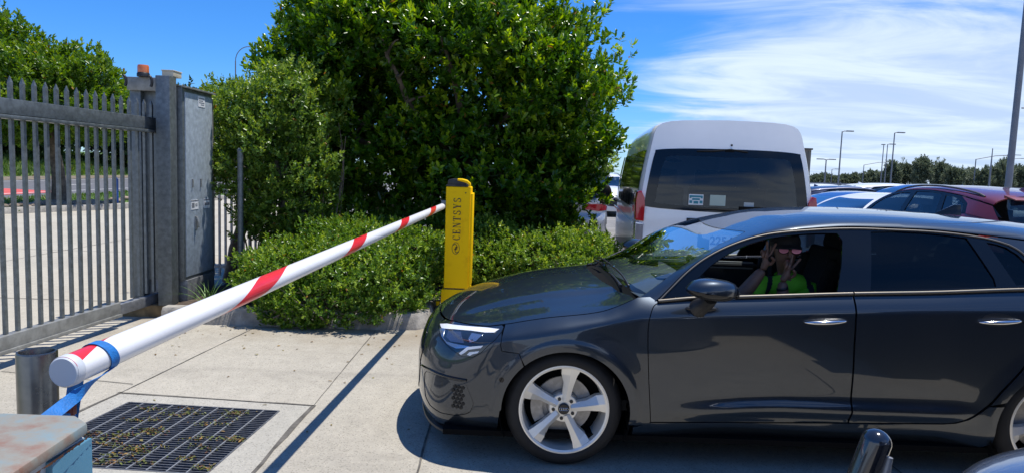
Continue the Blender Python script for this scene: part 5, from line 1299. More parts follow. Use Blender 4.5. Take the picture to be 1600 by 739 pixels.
# ---------------------------------------------------------------- person in the near front seat
def skin_mesh(name, verts, edges, radii, m, parent, root=0, sub=2, smooth_it=0):
    me = bpy.data.meshes.new('sk'); me.from_pydata([tuple(v) for v in verts], edges, []); o = bpy.data.objects.new('sk', me); COL.objects.link(o)
    md = o.modifiers.new('s', 'SKIN'); md.use_smooth_shade = True; md.branch_smoothing = .6
    lay = me.skin_vertices[0].data if me.skin_vertices else None
    if lay is None:
        bm = bmesh.new(); bm.from_mesh(me); bm.verts.layers.skin.verify(); bm.to_mesh(me); bm.free(); lay = me.skin_vertices[0].data
    for i, r in enumerate(radii):
        lay[i].radius = (r, r) if not hasattr(r, '__len__') else r; lay[i].use_root = (i == root)
    o.modifiers.new('u', 'SUBSURF').levels = sub; o.modifiers['u'].render_levels = sub
    bpy.context.view_layer.update()
    m2 = bpy.data.meshes.new_from_object(o.evaluated_get(bpy.context.evaluated_depsgraph_get())); bpy.data.objects.remove(o); m2.name = name
    m2.materials.clear(); m2.materials.append(m); m2.polygons.foreach_set('use_smooth', [True]*len(m2.polygons))
    r = bpy.data.objects.new(name, m2); COL.objects.link(r); r.parent = parent; return r

M_skin = mat('skin', (.17, .085, .055), .5, var=.10, scale=20)
M_hivis = mat('green_shirt', (.16, .54, .02), .75, var=.08, scale=14, bump=.3, bscale=14)
M_navy = mat('navy_panel', (.010, .012, .022), .85)
M_trouser = mat('dark_trousers', (.02, .022, .03), .9)
M_pink = mat('pink_mirror_lens', (.95, .36, .46), .28, .85)

def person():
    O = Vector((1.66, 4.10, .50)); t = thing('person', 'person in green shirt, cap and pink sunglasses in the car, making V signs', 'person', O)
    W3 = lambda *p: Vector(p)-O
    V = []; E = []; Rd = []
    def v(p, r, frm=None):
        V.append(p); Rd.append(r)
        if frm is not None: E.append((frm, len(V)-1))
        return len(V)-1
    pel = v(W3(1.74, 4.11, .60), (.15, .12)); bel = v(W3(1.70, 4.11, .74), (.155, .12), pel); che = v(W3(1.66, 4.11, .89), (.155, .105), bel); ups = v(W3(1.645, 4.105, .985), (.105, .08), che)
    nk = v(W3(1.632, 4.09, 1.04), .052, ups); nk2 = v(W3(1.625, 4.075, 1.085), .050, nk)
    jaw = v(W3(1.618, 4.052, 1.112), (.056, .062), nk2); chk = v(W3(1.616, 4.062, 1.165), (.072, .088), jaw); crn = v(W3(1.620, 4.078, 1.222), (.074, .090), chk); v(W3(1.622, 4.085, 1.262), (.045, .055), crn)
    # arm nearer the windscreen: hand raised beside the face
    s1 = v(W3(1.50, 4.085, .968), .062, ups); e0 = v(W3(1.40, 4.02, .905), .052, s1); e1 = v(W3(1.315, 3.955, .880), .046, e0); f1 = v(W3(1.385, 3.945, .975), .043, e1); w1 = v(W3(1.450, 3.940, 1.072), .028, f1)
    # other arm: elbow low, hand before the chin
    s2 = v(W3(1.79, 4.12, .962), .062, ups); g0 = v(W3(1.72, 4.02, .86), .052, s2); g1 = v(W3(1.585, 3.925, .800), .046, g0); h1 = v(W3(1.565, 3.92, .90), .041, g1); w2 = v(W3(1.560, 3.925, 1.010), .027, h1)
    for sy in (3.99, 4.22):
        hp = v(W3(1.66, sy, .58), .095, pel); kn = v(W3(1.25, sy, .62), .065, hp); an = v(W3(1.02, sy, .36), .045, kn); v(W3(.90, sy, .34), .040, an)
    body = skin_mesh('body', V, E, Rd, M_skin, t, 0, 2)
    def hand(wr, up, side, fwd, name):
        """palm plane spanned by up and side; index and middle raised in a V, ring and little finger folded, thumb across"""
        wr, up, side, fwd = Vector(wr)-O, Vector(up).normalized(), Vector(side).normalized(), Vector(fwd).normalized(); V = []; E = []; Rr = []
        def a(p, r, f=None):
            V.append(p); Rr.append(r)
            if f is not None: E.append((f, len(V)-1))
            return len(V)-1
        at = lambda u, s, d=0: wr+up*u+side*s+fwd*d
        b = a(at(-.01, 0), .024); p = a(at(.045, 0), (.036, .018), b); k = a(at(.080, .0), (.034, .014), p)
        for s, l, sp, curl in ((.024, .066, .36, 0), (.006, .074, -.16, 0), (-.013, .07, -.1, 1), (-.030, .056, -.15, 1)):
            r0 = a(at(.088, s), .0098, k)
            if not curl:
                c = r0
                for q in (.45, .75, 1.0): c = a(at(.088+l*q, s+sp*l*q, -.004*q), .0088-.0016*q, c)
            else:
                c = a(at(.108, s*1.05, .022), .0092, r0); c = a(at(.088, s, .040), .0088, c); a(at(.064, s, .034), .0080, c)
        c = a(at(.030, .034, .006), .0125, p); c = a(at(.058, .044, .024), .0105, c); a(at(.078, .016, .038), .0088, c)
        return skin_mesh(name, V, E, Rr, M_skin, body, 1, 2)
    hand((1.450, 3.940, 1.072), (.10, -.02, 1), (1, 0, -.08), (0, -1, 0), 'hand')
    hand((1.560, 3.925, 1.010), (.34, -.02, 1), (1, .05, -.34), (0, -1, .05), 'hand')
    # shirt over torso and upper arms
    V, E, Rd = [], [], []
    p = v(W3(1.74, 4.11, .62), (.172, .142)); b = v(W3(1.70, 4.11, .74), (.180, .142), p); c = v(W3(1.66, 4.11, .885), (.178, .126), b); u = v(W3(1.645, 4.107, .985), (.125, .096), c); v(W3(1.636, 4.098, 1.03), (.062, .062), u)
    a = v(W3(1.495, 4.085, .968), .078, u); a2 = v(W3(1.42, 4.03, .918), .070, a); v(W3(1.375, 3.995, .897), .067, a2)
    a = v(W3(1.795, 4.12, .962), .078, u); a2 = v(W3(1.745, 4.05, .89), .070, a); v(W3(1.70, 4.0, .852), .067, a2)
    sh = skin_mesh('shirt', V, E, Rd, M_hivis, t, 1, 4); sh.data.materials.append(M_navy)
    for q in sh.data.polygons:
        x = q.center.x+O.x; z = q.center.z+O.z
        if abs(x-(1.775-.10*(z-.9))) < .020 or abs(x-(1.505+.25*(z-.9))) < .016: q.material_index = 1
    V, E, Rd = [], [], []
    p = v(W3(1.74, 4.11, .585), (.165, .14))
    for sy in (3.99, 4.22):
        h = v(W3(1.62, sy, .58), .105, p); k = v(W3(1.24, sy, .625), .078, h); v(W3(1.05, sy, .40), .060, k)
    skin_mesh('trousers', V, E, Rd, M_trouser, t, 0, 2)
    # cap, hair, glasses, features
    hc = W3(1.620, 4.074, 1.190); Mh = Euler((0, 0, R(-4))).to_matrix()
    f = MB(); V2 = []; nu, nv = 28, 9
    for i in range(nv+1):
        a_ = PI/2*i/nv
        for j in range(nu): V2.append(hc+Mh @ Vector((.083*math.cos(a_)*math.cos(2*PI*j/nu), .102*math.cos(a_)*math.sin(2*PI*j/nu)+.004, .018+.088*math.sin(a_)**.9)))
    f.add(V2, [(i*nu+j, i*nu+(j+1) % nu, (i+1)*nu+(j+1) % nu, (i+1)*nu+j) for i in range(nv) for j in range(nu)])
    br = [Vector((.074*math.sin(a_), -.088*math.cos(a_)*.95, .024)) for a_ in np.linspace(-1.25, 1.25, 15)]; bo = [Vector((.080*math.sin(a_), -.088*math.cos(a_)-.072*math.cos(a_)**.8, .010-.010*abs(math.sin(a_)))) for a_ in np.linspace(-1.25, 1.25, 15)]
    f.add([hc+Mh @ q for q in br+bo]+[hc+Mh @ (q-Vector((0, 0, .006))) for q in br+bo], [(i, i+1, 16+i, 15+i) for i in range(14)]+[(30+i, 45+i, 46+i, 31+i) for i in range(14)]+[(15+i, 16+i, 46+i, 45+i) for i in range(14)])
    f.build('cap', mat('dark_cap', (.012, .012, .014), .9, var=.2, scale=30), t, smooth=50, merge=False)
    f = MB(); V2 = []
    for i in range(8):
        a_ = -PI/3.2*i/7
        for j in range(17):
            b_ = R(-20+220*j/16); V2.append(hc+Vector((.084*math.cos(b_)*math.cos(a_*.4), .098*math.sin(b_)*math.cos(a_*.4)+.006, .03+.10*math.sin(a_))))
    f.add(V2, [(i*17+j, i*17+j+1, (i+1)*17+j+1, (i+1)*17+j) for i in range(7) for j in range(16)]); f.build('hair', mat('dark_hair', (.012, .009, .007), .6, var=.3, scale=60), t, smooth=50)
    g = MB()
    for s in (-1, 1):
        V2 = [hc+Mh @ Vector((s*.036+.031*math.cos(a_)*(1 if abs(math.cos(a_)) < .8 else .97), -.090-.002*math.cos(a_)*s+.020*abs(s*.036+.031*math.cos(a_)-0)**2*40*.25, -.012+.021*math.sin(a_))) for a_ in np.linspace(0, 2*PI, 21)[:-1]]
        lens = MB(); lens.add(V2+[q+Vector((0, .004, 0)) for q in V2], [tuple(range(20)), tuple(range(20, 40))[::-1]]+[(i, (i+1) % 20, 20+(i+1) % 20, 20+i) for i in range(20)]); 
        g.tube([q+Vector((0, .001, 0)) for q in V2], .0028, 6, closed=True); g.tube([hc+Mh @ Vector((s*.066, -.078, -.004)), hc+Mh @ Vector((s*.080, -.03, -.004)), hc+Mh @ Vector((s*.080, .02, -.012))], .0025, 6)
        lens.build('lens', M_pink, t)
    g.tube([hc+Mh @ Vector((-.007, -.094, -.008)), hc+Mh @ Vector((0, -.097, -.004)), hc+Mh @ Vector((.007, -.094, -.008))], .0026, 6)
    gl = g.build('sunglasses', M_blackgloss, t, smooth=60)
    for o in [o for o in bpy.data.objects if o.parent == t and o.name.startswith('lens')]: o.parent = gl
    f = MB(); f.tube([hc+Mh @ Vector((0, -.086, -.008)), hc+Mh @ Vector((0, -.096, -.030)), hc+Mh @ Vector((0, -.103, -.046)), hc+Mh @ Vector((0, -.088, -.052))], [.008, .010, .013, .008], 10); f.ball(hc+Mh @ Vector((.011, -.088, -.047)), .0085, 8, 6); f.ball(hc+Mh @ Vector((-.011, -.088, -.047)), .0085, 8, 6)
    for s in (-1, 1): f.ball(hc+Mh @ Vector((s*.078, .0, -.022)), (.010, .020, .032), 10, 8)
    f.build('nose_and_ears', M_skin, body, smooth=60)
    f = MB(); f.tube([hc+Mh @ Vector((x, -.086-.004*math.cos(x*60), -.072+.10*x*x*12)) for x in np.linspace(-.024, .024, 9)], [.002, .004, .005, .0055, .005, .0055, .005, .004, .002], 8); f.build('mouth', mat('lips', (.28, .09, .075), .5), body, smooth=60)
    f = MB(); f.lathe([(.031, 0), (.033, .004), (.033, .014), (.031, .018)], W3(1.562, 3.922, .955), Vector((-.025, .005, .09)).normalized(), 20); f.build('watch_band', M_black, t, smooth=50)
person()
# ---------------------------------------------------------------- high-roof van
M_vanwhite = mat('white_van_paint', (.86, .86, .85), .30, var=.03, scale=2, coat=.7)
M_vanglass = glass('van_glass', (.30, .36, .40), boost=1.3)
def van():
    t = thing('passenger_van', 'white high-roof passenger van seen from behind, parked beyond the dark car', 'van', (1.36, 7.62, 0), R(-5.5))
    W_ = 1.90; half = Pch([(.22, .80), (.32, .915), (.55, .945), (.9, .952), (1.2, .945), (1.5, .915), (1.75, .875), (1.95, .835), (2.04, .818), (2.10, .797), (2.145, .762), (2.175, .705), (2.195, .60), (2.207, .40), (2.215, .0)])
    zs = [.22, .26, .32, .42, .55, .75, .9, 1.05, 1.2, 1.35, 1.5, 1.65, 1.8, 1.9, 1.98, 2.05, 2.10, 2.14, 2.17, 2.19, 2.203, 2.211, 2.215]
    ztop = Pch([(0, 2.205), (.3, 2.215), (2.5, 2.225), (3.7, 2.19), (4.15, 2.03), (4.6, 1.66), (5.05, 1.28), (5.35, 1.12), (5.7, .98), (5.86, .75)])
    wid = Pch([(0, .970), (.04, .988), (.10, 1.0), (3.8, 1.0), (4.8, .97), (5.4, .90), (5.75, .78), (5.87, .60)])
    st = [0, .04, .10, .25, .6, 1.1, 1.8, 2.5, 3.2, 3.8, 4.15, 4.4, 4.7, 5.0, 5.2, 5.4, 5.6, 5.75, 5.84]
    def sec(y):
        k = float(ztop(y))/2.215; P = []
        for z in zs:
            zz = .22+(z-.22)*(float(ztop(y))-.22)/(2.215-.22); wz = z if y < 3.9 else z
            P.append((float(half(wz))*float(wid(y)), zz))
        return P
    lean = lambda z: .13*max(0, (z-1.15)/.95)**1.7
    V = []; Fc = []; n = 2*len(zs)-1
    for y in st:
        s = sec(y); row = [(W_/2-a, y+(lean(b) if y < .5 else lean(b)*max(0, 1-(y-.25)*1.2)), b) for a, b in s]+[(W_/2+a, y+(lean(b) if y < .5 else lean(b)*max(0, 1-(y-.25)*1.2)), b) for a, b in s[-2::-1]]; V += row
    for i in range(len(st)-1):
        for j in range(n-1): Fc.append((i*n+j, (i+1)*n+j, (i+1)*n+j+1, i*n+j+1))
    Fc.append(tuple((len(st)-1)*n+j for j in range(n)))
    # side openings for the glazing: leave out nothing, glass is laid on the flank
    MB().add(V, Fc).build('body', M_vanwhite, t, smooth=40, merge=False)
    # tailgate: slightly bowed skin filling the back
    out = [(W_/2-a*.998, b) for a, b in sec(0)]+[(W_/2+a*.998, b) for a, b in sec(0)[-2::-1]]
    def back(x, z):
        x = np.asarray(x, float); z = np.asarray(z, float); q = (x-W_/2)/(W_/2)
        return np.stack([x+0*z, -.045*(1-np.clip(np.abs(q)/.92, 0, 1)**3)+.13*np.clip((z-1.15)/.95, 0, 2)**1.7-.012*sstep(1.22, 1.14, z)-.02*sstep(1.0, .8, z)+0*x, z+0*x], -1)
    def pb(name, m, poly, lift, **k):
        V2, F2 = triangulate(resample(poly, .03), [resample(h, .03) for h in k.get('holes', ())], k.get('step', .08)); P = back(V2[:, 0], V2[:, 1]); P[:, 1] -= lift; mb = MB(); mb.add(P, [tuple(f) for f in F2]); return mb.build(name, m, k.get('parent', t), smooth=60, merge=False)
    rnd = lambda pts: smooth_poly(pts, 5, True)
    win = rnd([(.10, 1.24), (.5, 1.215), (.95, 1.205), (1.4, 1.215), (1.80, 1.24), (1.815, 1.30), (1.77, 1.62), (1.725, 1.83), (1.69, 1.865), (1.4, 1.885), (.95, 1.89), (.5, 1.885), (.21, 1.865), (.175, 1.83), (.13, 1.62), (.085, 1.30)])
    inn = rnd([(.22, 1.285), (.5, 1.265), (.95, 1.258), (1.4, 1.265), (1.68, 1.285), (1.70, 1.33), (1.655, 1.62), (1.62, 1.74), (1.55, 1.80), (1.15, 1.805), (.95, 1.80), (.75, 1.805), (.35, 1.80), (.28, 1.74), (.245, 1.62), (.20, 1.33)])
    tg = pb('tailgate', M_vanwhite, out, .0, holes=[inn])
    rw = pb('rear_window', M_blackgloss, win, .004, holes=[inn])
    pb('pane', M_vanglass, inn, .003, parent=rw)
    for sx in (1, -1):
        c = W_/2; X = lambda a: c-sx*a
        poly = [(X(.955), .76), (X(.955), 1.05), (X(.958), 1.30), (X(.945), 1.40), (X(.905), 1.41), (X(.868), 1.335), (X(.862), 1.25), (X(.868), 1.02), (X(.872), .78)]
        lp = bpy.data.objects.new('tail_light', None); COL.objects.link(lp); lp.parent = t
        def slab(a, b, m, nm):
            lo = [p for p in poly]; zc0, zc1 = a, b; q = []
            L_ = [(p[0], p[1]) for p in resample(poly, .02)]; keep = [p for p in L_ if zc0 <= p[1] <= zc1]
            if len(keep) < 3: return
            f = MB(); k = len(keep); V3 = [(p[0], -.035+.13*max(0, (p[1]-1.15)/.95)**1.7, p[1]) for p in keep]+[(p[0]+(-sx)*.014*(abs(p[0]-c) > .93), .30, p[1]) for p in keep]
            f.add(V3, [tuple(range(k)), tuple(range(k, 2*k))[::-1]]+[(i, (i+1) % k, k+(i+1) % k, k+i) for i in range(k)]); f.build(nm, m, lp, bevel=.006)
        slab(1.075, 1.42, M_red_lamp, 'red_lens'); slab(.86, 1.07, mat('clear_lens', (.62, .60, .62), .08, .6, coat=1.0), 'clear_lens'); slab(.74, .855, M_red_lamp, 'red_lens')
    f = MB(); f.box((W_/2, -.055, 1.085), (.26, .03, .055)); f.box((.62, -.05, 1.10), (.16, .03, .07)); f.build('tailgate_handle', M_black, t, bevel=.008)
    f = MB(); f.tube([(.98, .045, 1.885), (.80, .03, 1.862), (.62, .02, 1.858)], [.012, .010, .006], 8); f.tube([(.98, .045, 1.885), (1.10, .03, 1.868), (1.16, .022, 1.862)], [.012, .010, .006], 8); f.box((.97, .04, 1.875), (.10, .03, .03)); f.build('high_stop_lamp', mat('matt_black_trim', (.008, .008, .008), .85, spec=.15), t, bevel=.004)
    MB().cyl((.99, .065, 1.935), (.99, .045, 1.935), .012, n=12).build('washer_jet', M_black, t)
    f = MB(); f.tube([(1.10, -.055, 1.225), (.85, -.068, 1.235), (.60, -.062, 1.235)], [.016, .010, .006], 8); f.box((1.30, -.05, 1.245), (.42, .03, .07)); f.build('rear_wiper', bpy.data.materials['matt_black_trim'], t, bevel=.008)
    # number plate
    pl = MB(); pl.box((W_/2+.02, -.085, .905), (.372, .008, .134)); p = pl.build('number_plate', mat('plate_white', (.70, .71, .72), .4), t, bevel=.003)
    M4 = Matrix(((1, 0, 0, W_/2-.155), (0, 0, 1, -.0905), (0, 1, 0, .90), (0, 0, 0, 1))) @ Matrix.Diagonal((1, 1, -1, 1))
    text_mesh('plate_lettering', '225\u00b7K', .125, mat('plate_maroon', (.09, .02, .05), .5), p, M4, sx=.95, align='LEFT', bold=.004)
    # stickers low in the rear window
    def stick(x, z, w, h, m, nm='window_sticker'):
        f = MB(); y = float(back(np.array(x), np.array(z))[1])-.008; f.box((x, y, z), (w, .003, h)); return f.build(nm, m, t)
    s1 = stick(.63, 1.335, .155, .115, M_sticker)
    f = MB()
    for (a, b, w, h) in ((0, .035, .10, .02), (.0, .005, .08, .02), (-.055, -.025, .03, .03), (.0, -.03, .05, .028), (.055, -.025, .03, .03), (-.06, .03, .02, .03), (.06, .03, .02, .03)): f.box((.63+a, float(back(np.array(.63), np.array(1.335))[1])-.011, 1.335+b), (w, .002, h))
    f.build('sticker_print', mat('teal_print', (.03, .22, .28), .5), s1)
    stick(.86, 1.335, .165, .115, mat('pale_sticker', (.40, .48, .42), .5)); s3 = stick(1.19, 1.30, .105, .05, mat('grey_sticker', (.42, .46, .46), .5))
    # side glazing
    for sx in (1, -1):
        def flank(y, z):
            y = np.asarray(y, float); z = np.asarray(z, float); x = half(z)*wid(y); return np.stack([W_/2-sx*(x+.004)+0*y, y+.0*z+.10*np.clip((z-1.15)/.95, 0, 2)**1.7*np.clip(1-(y-.25)*1.2, 0, 1), z+0*y], -1)
        for k, (y0, y1, s) in enumerate(((.14, 1.55, 0), (1.60, 2.75, 0), (2.80, 3.75, 0), (3.85, 4.72, .35))):
            poly = rnd([(y0, 1.21), (y0+.2, 1.195), (y1-.2, 1.195), (y1, 1.21), (y1-s*.3, 1.5), (y1-s, 1.78), (y1-s-.06, 1.86), (y0+.08, 1.86), (y0, 1.80), (y0-.0, 1.5)])
            V2, F2 = triangulate(poly, [], .12); P = flank(V2[:, 0], V2[:, 1]); MB().add(P, [tuple(q) for q in F2]).build('side_window', M_blackgloss, t, smooth=60, merge=False)
        f = MB(); x = W_/2-sx*1.0; f.ball((W_/2-sx*1.14, 4.55, 1.22), (.12, .06, .19), 16, 10); f.tube([(W_/2-sx*.90, 4.62, 1.12), (W_/2-sx*1.06, 4.58, 1.12)], .03, 8); f.build('door_mirror', M_black, t, smooth=60)
        f = MB(); f.box((W_/2-sx*.955, 2.6, 1.02), (.012, 4.2, .03)); f.build('side_moulding', M_vanwhite, t)
    # front lamps and screen, unseen from here but there
    MB().add([(W_/2-.78, 4.12, 2.06), (W_/2+.78, 4.12, 2.06), (W_/2+.84, 5.12, 1.27), (W_/2-.84, 5.12, 1.27)], [(0, 1, 2, 3)]).build('windscreen', M_blackgloss, t)
    for sx in (1, -1): MB().ball((W_/2-sx*.66, 5.74, .85), (.16, .10, .13), 14, 8).build('headlight', M_lampglass, t, smooth=60)
    MB().box((W_/2, -.05, .42), (1.80, .14, .26)).build('rear_bumper', M_vanwhite, t, bevel=.04, seg=3)
    f = MB()
    for (x, y) in ((.45, .75), (.95, .75), (1.45, .75), (.5, 1.75), (1.4, 1.75), (.5, 2.75), (1.4, 2.75), (.5, 3.6), (1.4, 3.6)):
        f.box((x, y+.45, .95), (.44, .12, 1.0)); f.box((x, y+.47, 1.56), (.26, .10, .22)); f.box((x, y+.2, .7), (.44, .5, .12))
    f.build('seat_row', M_seat, t, bevel=.03)
    for (x, y, sg) in ((.16, 1.0, -1), (1.74, 1.0, 1), (.16, 4.6, -1), (1.74, 4.6, 1)):
        w = make_wheel(t, (x, y, .345), 1, 0, r=.345, rim=.215, detail=False); w.rotation_euler = (0, 0, PI/2 if sg < 0 else -PI/2)
van()

# ---------------------------------------------------------------- parked cars
M_cabinblk = mat('dark_interior', (.010, .010, .011), .95)
M_sideglass = glass('parked_glass', (.34, .42, .44))
M_screen = glass('parked_screen', (.30, .38, .42), boost=2.4)
def parked_car(label, paint, loc, rz, sc=(1, 1, 1), name='parked_car', rails=False, group='cars in the car park', fine=.11, cat='car', notch=False):
    t = thing(name, label, cat, loc, rz, group); sx, sy, sz = sc; K = np.array(sc)
    k1 = lambda fn: (lambda a, b: fn(a, b)*K)
    p = lambda nm, m, fn, poly, **k: panel(nm, m, t, k1(fn), poly, **{**dict(step=fine, flange=.02, gap=.004, edge_step=fine*.6), **k})
    body = [(UN, .18), (-.6, .18), (-.372, .15), (-.345, .302)]+arch_arc(0, 180, 0, 14)+[(.36, .17), (2.29, .17)]+arch_arc(1, 180, 0, 14)+[(3.1, .2), (UT, .22), (UT, .98), (3.45, 1.02)]+[(x, float(z_belt(x))) for x in np.linspace(3.1, .48, 14)]+[(x, float(z_bonnet_line(x))) for x in np.linspace(.38, -.7, 8)]+[(-1.1, .69), (UN, .69)]
    p('body', paint, S, body, both='join', gap=0)
    right = [(q[0], q[1]) for q in hood_edge(.352, UN, 30)]; right = [(x, y) for x, y in right if y > .004]+[(right[-1][0], 0.0)]
    p('bonnet', paint, B, right+[(x, -y) for x, y in right[-2::-1]]+[(.34, -.7), (.26, -.45), (.24, 0), (.26, .45), (.34, .7)])
    wss = [(.392, .770), (.575, .700), (.765, .626), (.936, .560), (1.02, .525)]; seam = [(.975+.05*(y/.52)**2, y) for y in np.linspace(.50, -.50, 7)]; base = [(.372, -.72), (.312, -.45), (.27, 0), (.312, .45), (.372, .72)]
    p('windscreen', M_screen, T, wss+seam+[(x, -y) for x, y in wss[::-1]]+base)
    ex = np.concatenate([np.linspace(.405, 1.2, 12), np.linspace(1.3, 3.16, 14)]); ed = [(x, float(edge_y(np.array(x)))*.9965) for x in ex]
    p('roof', paint, T, ed+[(3.18, .3), (3.19, 0), (3.18, -.3)]+[(x, -y) for x, y in ed[::-1]]+[(x, -y) for x, y in wss]+[(x, -y) for x, y in seam]+wss[::-1], gap=0, eps=4e-4)
    top = [(.486, .934), (.621, 1.058), (.739, 1.146), (.923, 1.232), (1.105, 1.286), (1.319, 1.314), (1.62, 1.334), (1.951, 1.333), (2.259, 1.314), (2.6, 1.284), (3.0, 1.224), (3.16, 1.19)]
    low = [(x, float(z_belt(x))+.004) for x in np.linspace(3.33, .50, 16)]
    wf = [(.68, .963), (1.49, 1.008), (1.51, 1.290), (1.314, 1.288), (1.10, 1.254), (.917, 1.190), (.769, 1.104), (.66, 1.0)]; wr = [(1.60, 1.013), (1.62, 1.312), (1.95, 1.312), (2.20, 1.295), (2.30, 1.058)]; wq = [(2.40, 1.075), (2.29, 1.285), (2.48, 1.268), (2.72, 1.20), (2.80, 1.10)]
    p('window_surround', M_blackgloss, G, [(.486, .9335)]+[(x, min(z, float(z_edge(x))-.001)) for x, z in top[1:]]+low, holes=[wf, wr, wq], both=True, gap=0, flange=.01)
    for nm, w in (('front_door_window', wf), ('rear_door_window', wr), ('quarter_window', wq)): p(nm, M_sideglass, G, w, both=True, gap=-.004, lift=-.008, flange=0)
    # body-coloured rear pillar
    p('rear_pillar', paint, G, [(2.62, 1.276), (3.0, 1.220), (3.16, 1.186), (3.33, 1.03), (2.88, 1.088), (2.80, 1.20)], both=True, gap=0, lift=.006, flange=.004)
    # tailgate glass with rounded lower corners
    nn = 13; V = []; ra = T(np.full(nn, 3.17), np.linspace(-.52, .52, nn))
    for i in range(nn):
        y = -.64+1.28*i/(nn-1); xt = 3.45-.18*abs(y)**2.2; V += [tuple(ra[i]*K), tuple(np.array((xt-.10, y*.95, 1.13))*K), tuple(np.array((xt+.005, y, .985))*K)]
    MB().add(V, [(i*3+j, (i+1)*3+j, (i+1)*3+j+1, i*3+j+1) for i in range(nn-1) for j in range(2)]).build('rear_window', M_sideglass, t, smooth=60, merge=False)
    V = [tuple(np.array(q)*K) for q in ((3.12, -.54, 1.315), (3.12, .54, 1.315), (3.27, .50, 1.27), (3.27, -.50, 1.27), (3.12, -.54, 1.29), (3.12, .54, 1.29), (3.265, .50, 1.255), (3.265, -.50, 1.255))]
    MB().add(V, [(0, 1, 2, 3), (7, 6, 5, 4), (3, 2, 6, 7), (0, 3, 7, 4), (2, 1, 5, 6)]).build('roof_spoiler', paint, t, bevel=.01)
    for nm, m, pol in (('headlight', M_lampglass, [(-1.0, .668), (-.827, .632), (-.625, .586), (-.503, .582), (-.425, .648), (-.338, .728), (-.585, .712)]), ('tail_light', M_red_lamp, [(3.02, .84), (3.3, .90), (3.75, .90), (3.75, .78), (3.4, .75), (3.1, .77)])): p(nm, m, S, pol, both=True, lift=.006, gap=0, step=.05, flange=.01)
    p('grille', M_black, S, [(UN, .62), (-1.2, .61), (-1.12, .50), (-1.15, .35), (UN, .32)], both='join', lift=.008, gap=0)
    f = MB(); f.box((1.3*sx, 0, .17*sz), (3.8*sx, 1.6*sy, .05)); f.box((1.55*sx, 0, .60*sz), (2.3*sx, 1.5*sy, .5*sz))
    for (x, y) in ((1.75, .36), (1.75, -.36), (2.75, .36), (2.75, -.36)): f.box((x*sx, y*sy, .92*sz), (.13, .46, .5)); f.box((x*sx+.03, y*sy, 1.19*sz), (.09, .25, .16))
    f.build('cabin', M_cabinblk, t, bevel=.02)
    for sg in (1, -1): 
        f = MB(); f.ball((.72*sx, sg*.985*sy, .95*sz), (.085, .10, .06), 14, 8); f.tube([(.70*sx, sg*.86*sy, .89*sz), (.72*sx, sg*.95*sy, .93*sz)], .03, 6); f.build('door_mirror', paint, t, smooth=60)
        if rails:
            xs = np.linspace(1.0, 2.95, 24); A = np.array([T(np.array(x), np.array(float(edge_y(np.array(x)))*.90)) for x in xs])*K; f = MB(); f.tube([(a[0], sg*a[1], a[2]+.030*math.sin(PI*i/23)**.35) for i, a in enumerate(A)], [.014]*24, 8); f.build('roof_rail', M_chrome, t, smooth=60)
    mb = MB(); c = T(np.array(2.75), np.array(0.))*K; mb.add([(c[0]-.09, 0, c[2]-.006), (c[0]+.09, .02, c[2]-.012), (c[0]+.09, -.02, c[2]-.012), (c[0]+.08, 0, c[2]+.062)], [(0, 1, 3), (1, 2, 3), (2, 0, 3)]); mb.build('roof_antenna', paint, t, bevel=.004)
    for (x, sg) in ((0, -1), (0, 1), (2.636, -1), (2.636, 1)): make_wheel(t, (x*sx, sg*.76*sy, .318*sz), sg, 0, r=.318*sz, rim=.225*sz, detail=False)
    return t
def paint(nm, c, metal=.2): return car_paint(nm, c, metal, .38)
P_white = mat('white_car_paint', (.72, .73, .74), .3, coat=.8); P_burg = paint('burgundy_paint', (.135, .009, .013), .3); P_blue = paint('blue_paint', (.012, .060, .26), .3); P_grey = paint('silver_grey_paint', (.30, .31, .32), .5); P_orange = paint('orange_paint', (.50, .20, .04), .3); P_black = paint('black_paint', (.008, .008, .009), .1); P_silver = paint('silver_paint', (.38, .38, .375), .5); P_dkblue = paint('navy_paint', (.012, .022, .07), .3); P_red = paint('red_paint', (.30, .02, .02), .2)
SUV = (1.06, 1.01, 1.13)
parked_car('burgundy SUV with silver roof rails parked just behind the dark hatchback', P_burg, (6.62, 12.15, 0), R(-87.2), SUV, rails=True, fine=.06)
parked_car('white hatchback facing left between the burgundy SUV and the van', P_white, (6.35, 14.6, 0), R(14), (1, 1, .98), fine=.08)
parked_car('bright blue SUV facing left, showing above the roof of the white hatchback', P_blue, (10.0, 19.6, 0), R(10), (1.08, 1.02, 1.14), fine=.09)
parked_car('silver-grey hatchback with dark windows, right beside the van, facing away to the left', P_grey, (6.6, 19.2, 0), R(186), (1, 1, 1.0))
parked_car('small blue car with its bonnet just beside the van tail light', P_blue, (6.7, 16.9, 0), R(5), (.92, .95, .97))
parked_car('orange car beyond the silver-grey hatchback', P_orange, (10.4, 24.4, 0), R(184), (1.05, 1, 1.1))
parked_car('white four-wheel drive facing the camera, seen between the shade tree and the van', P_white, (3.75, 26.5, 0), R(95), (1.05, 1.0, 1.16), rails=True)
parked_car('silver car with a red tail light showing between the shade tree and the van', P_silver, (1.30, 18.4, 0), R(-92), (1, 1, 1.02))
parked_car('white car with a bluish windscreen at the right edge, beyond the burgundy SUV', P_white, (13.3, 16.4, 0), R(172), (1.05, 1, 1.08))
parked_car('white SUV behind the right end of the blue SUV', P_white, (14.9, 23.8, 0), R(176), SUV)
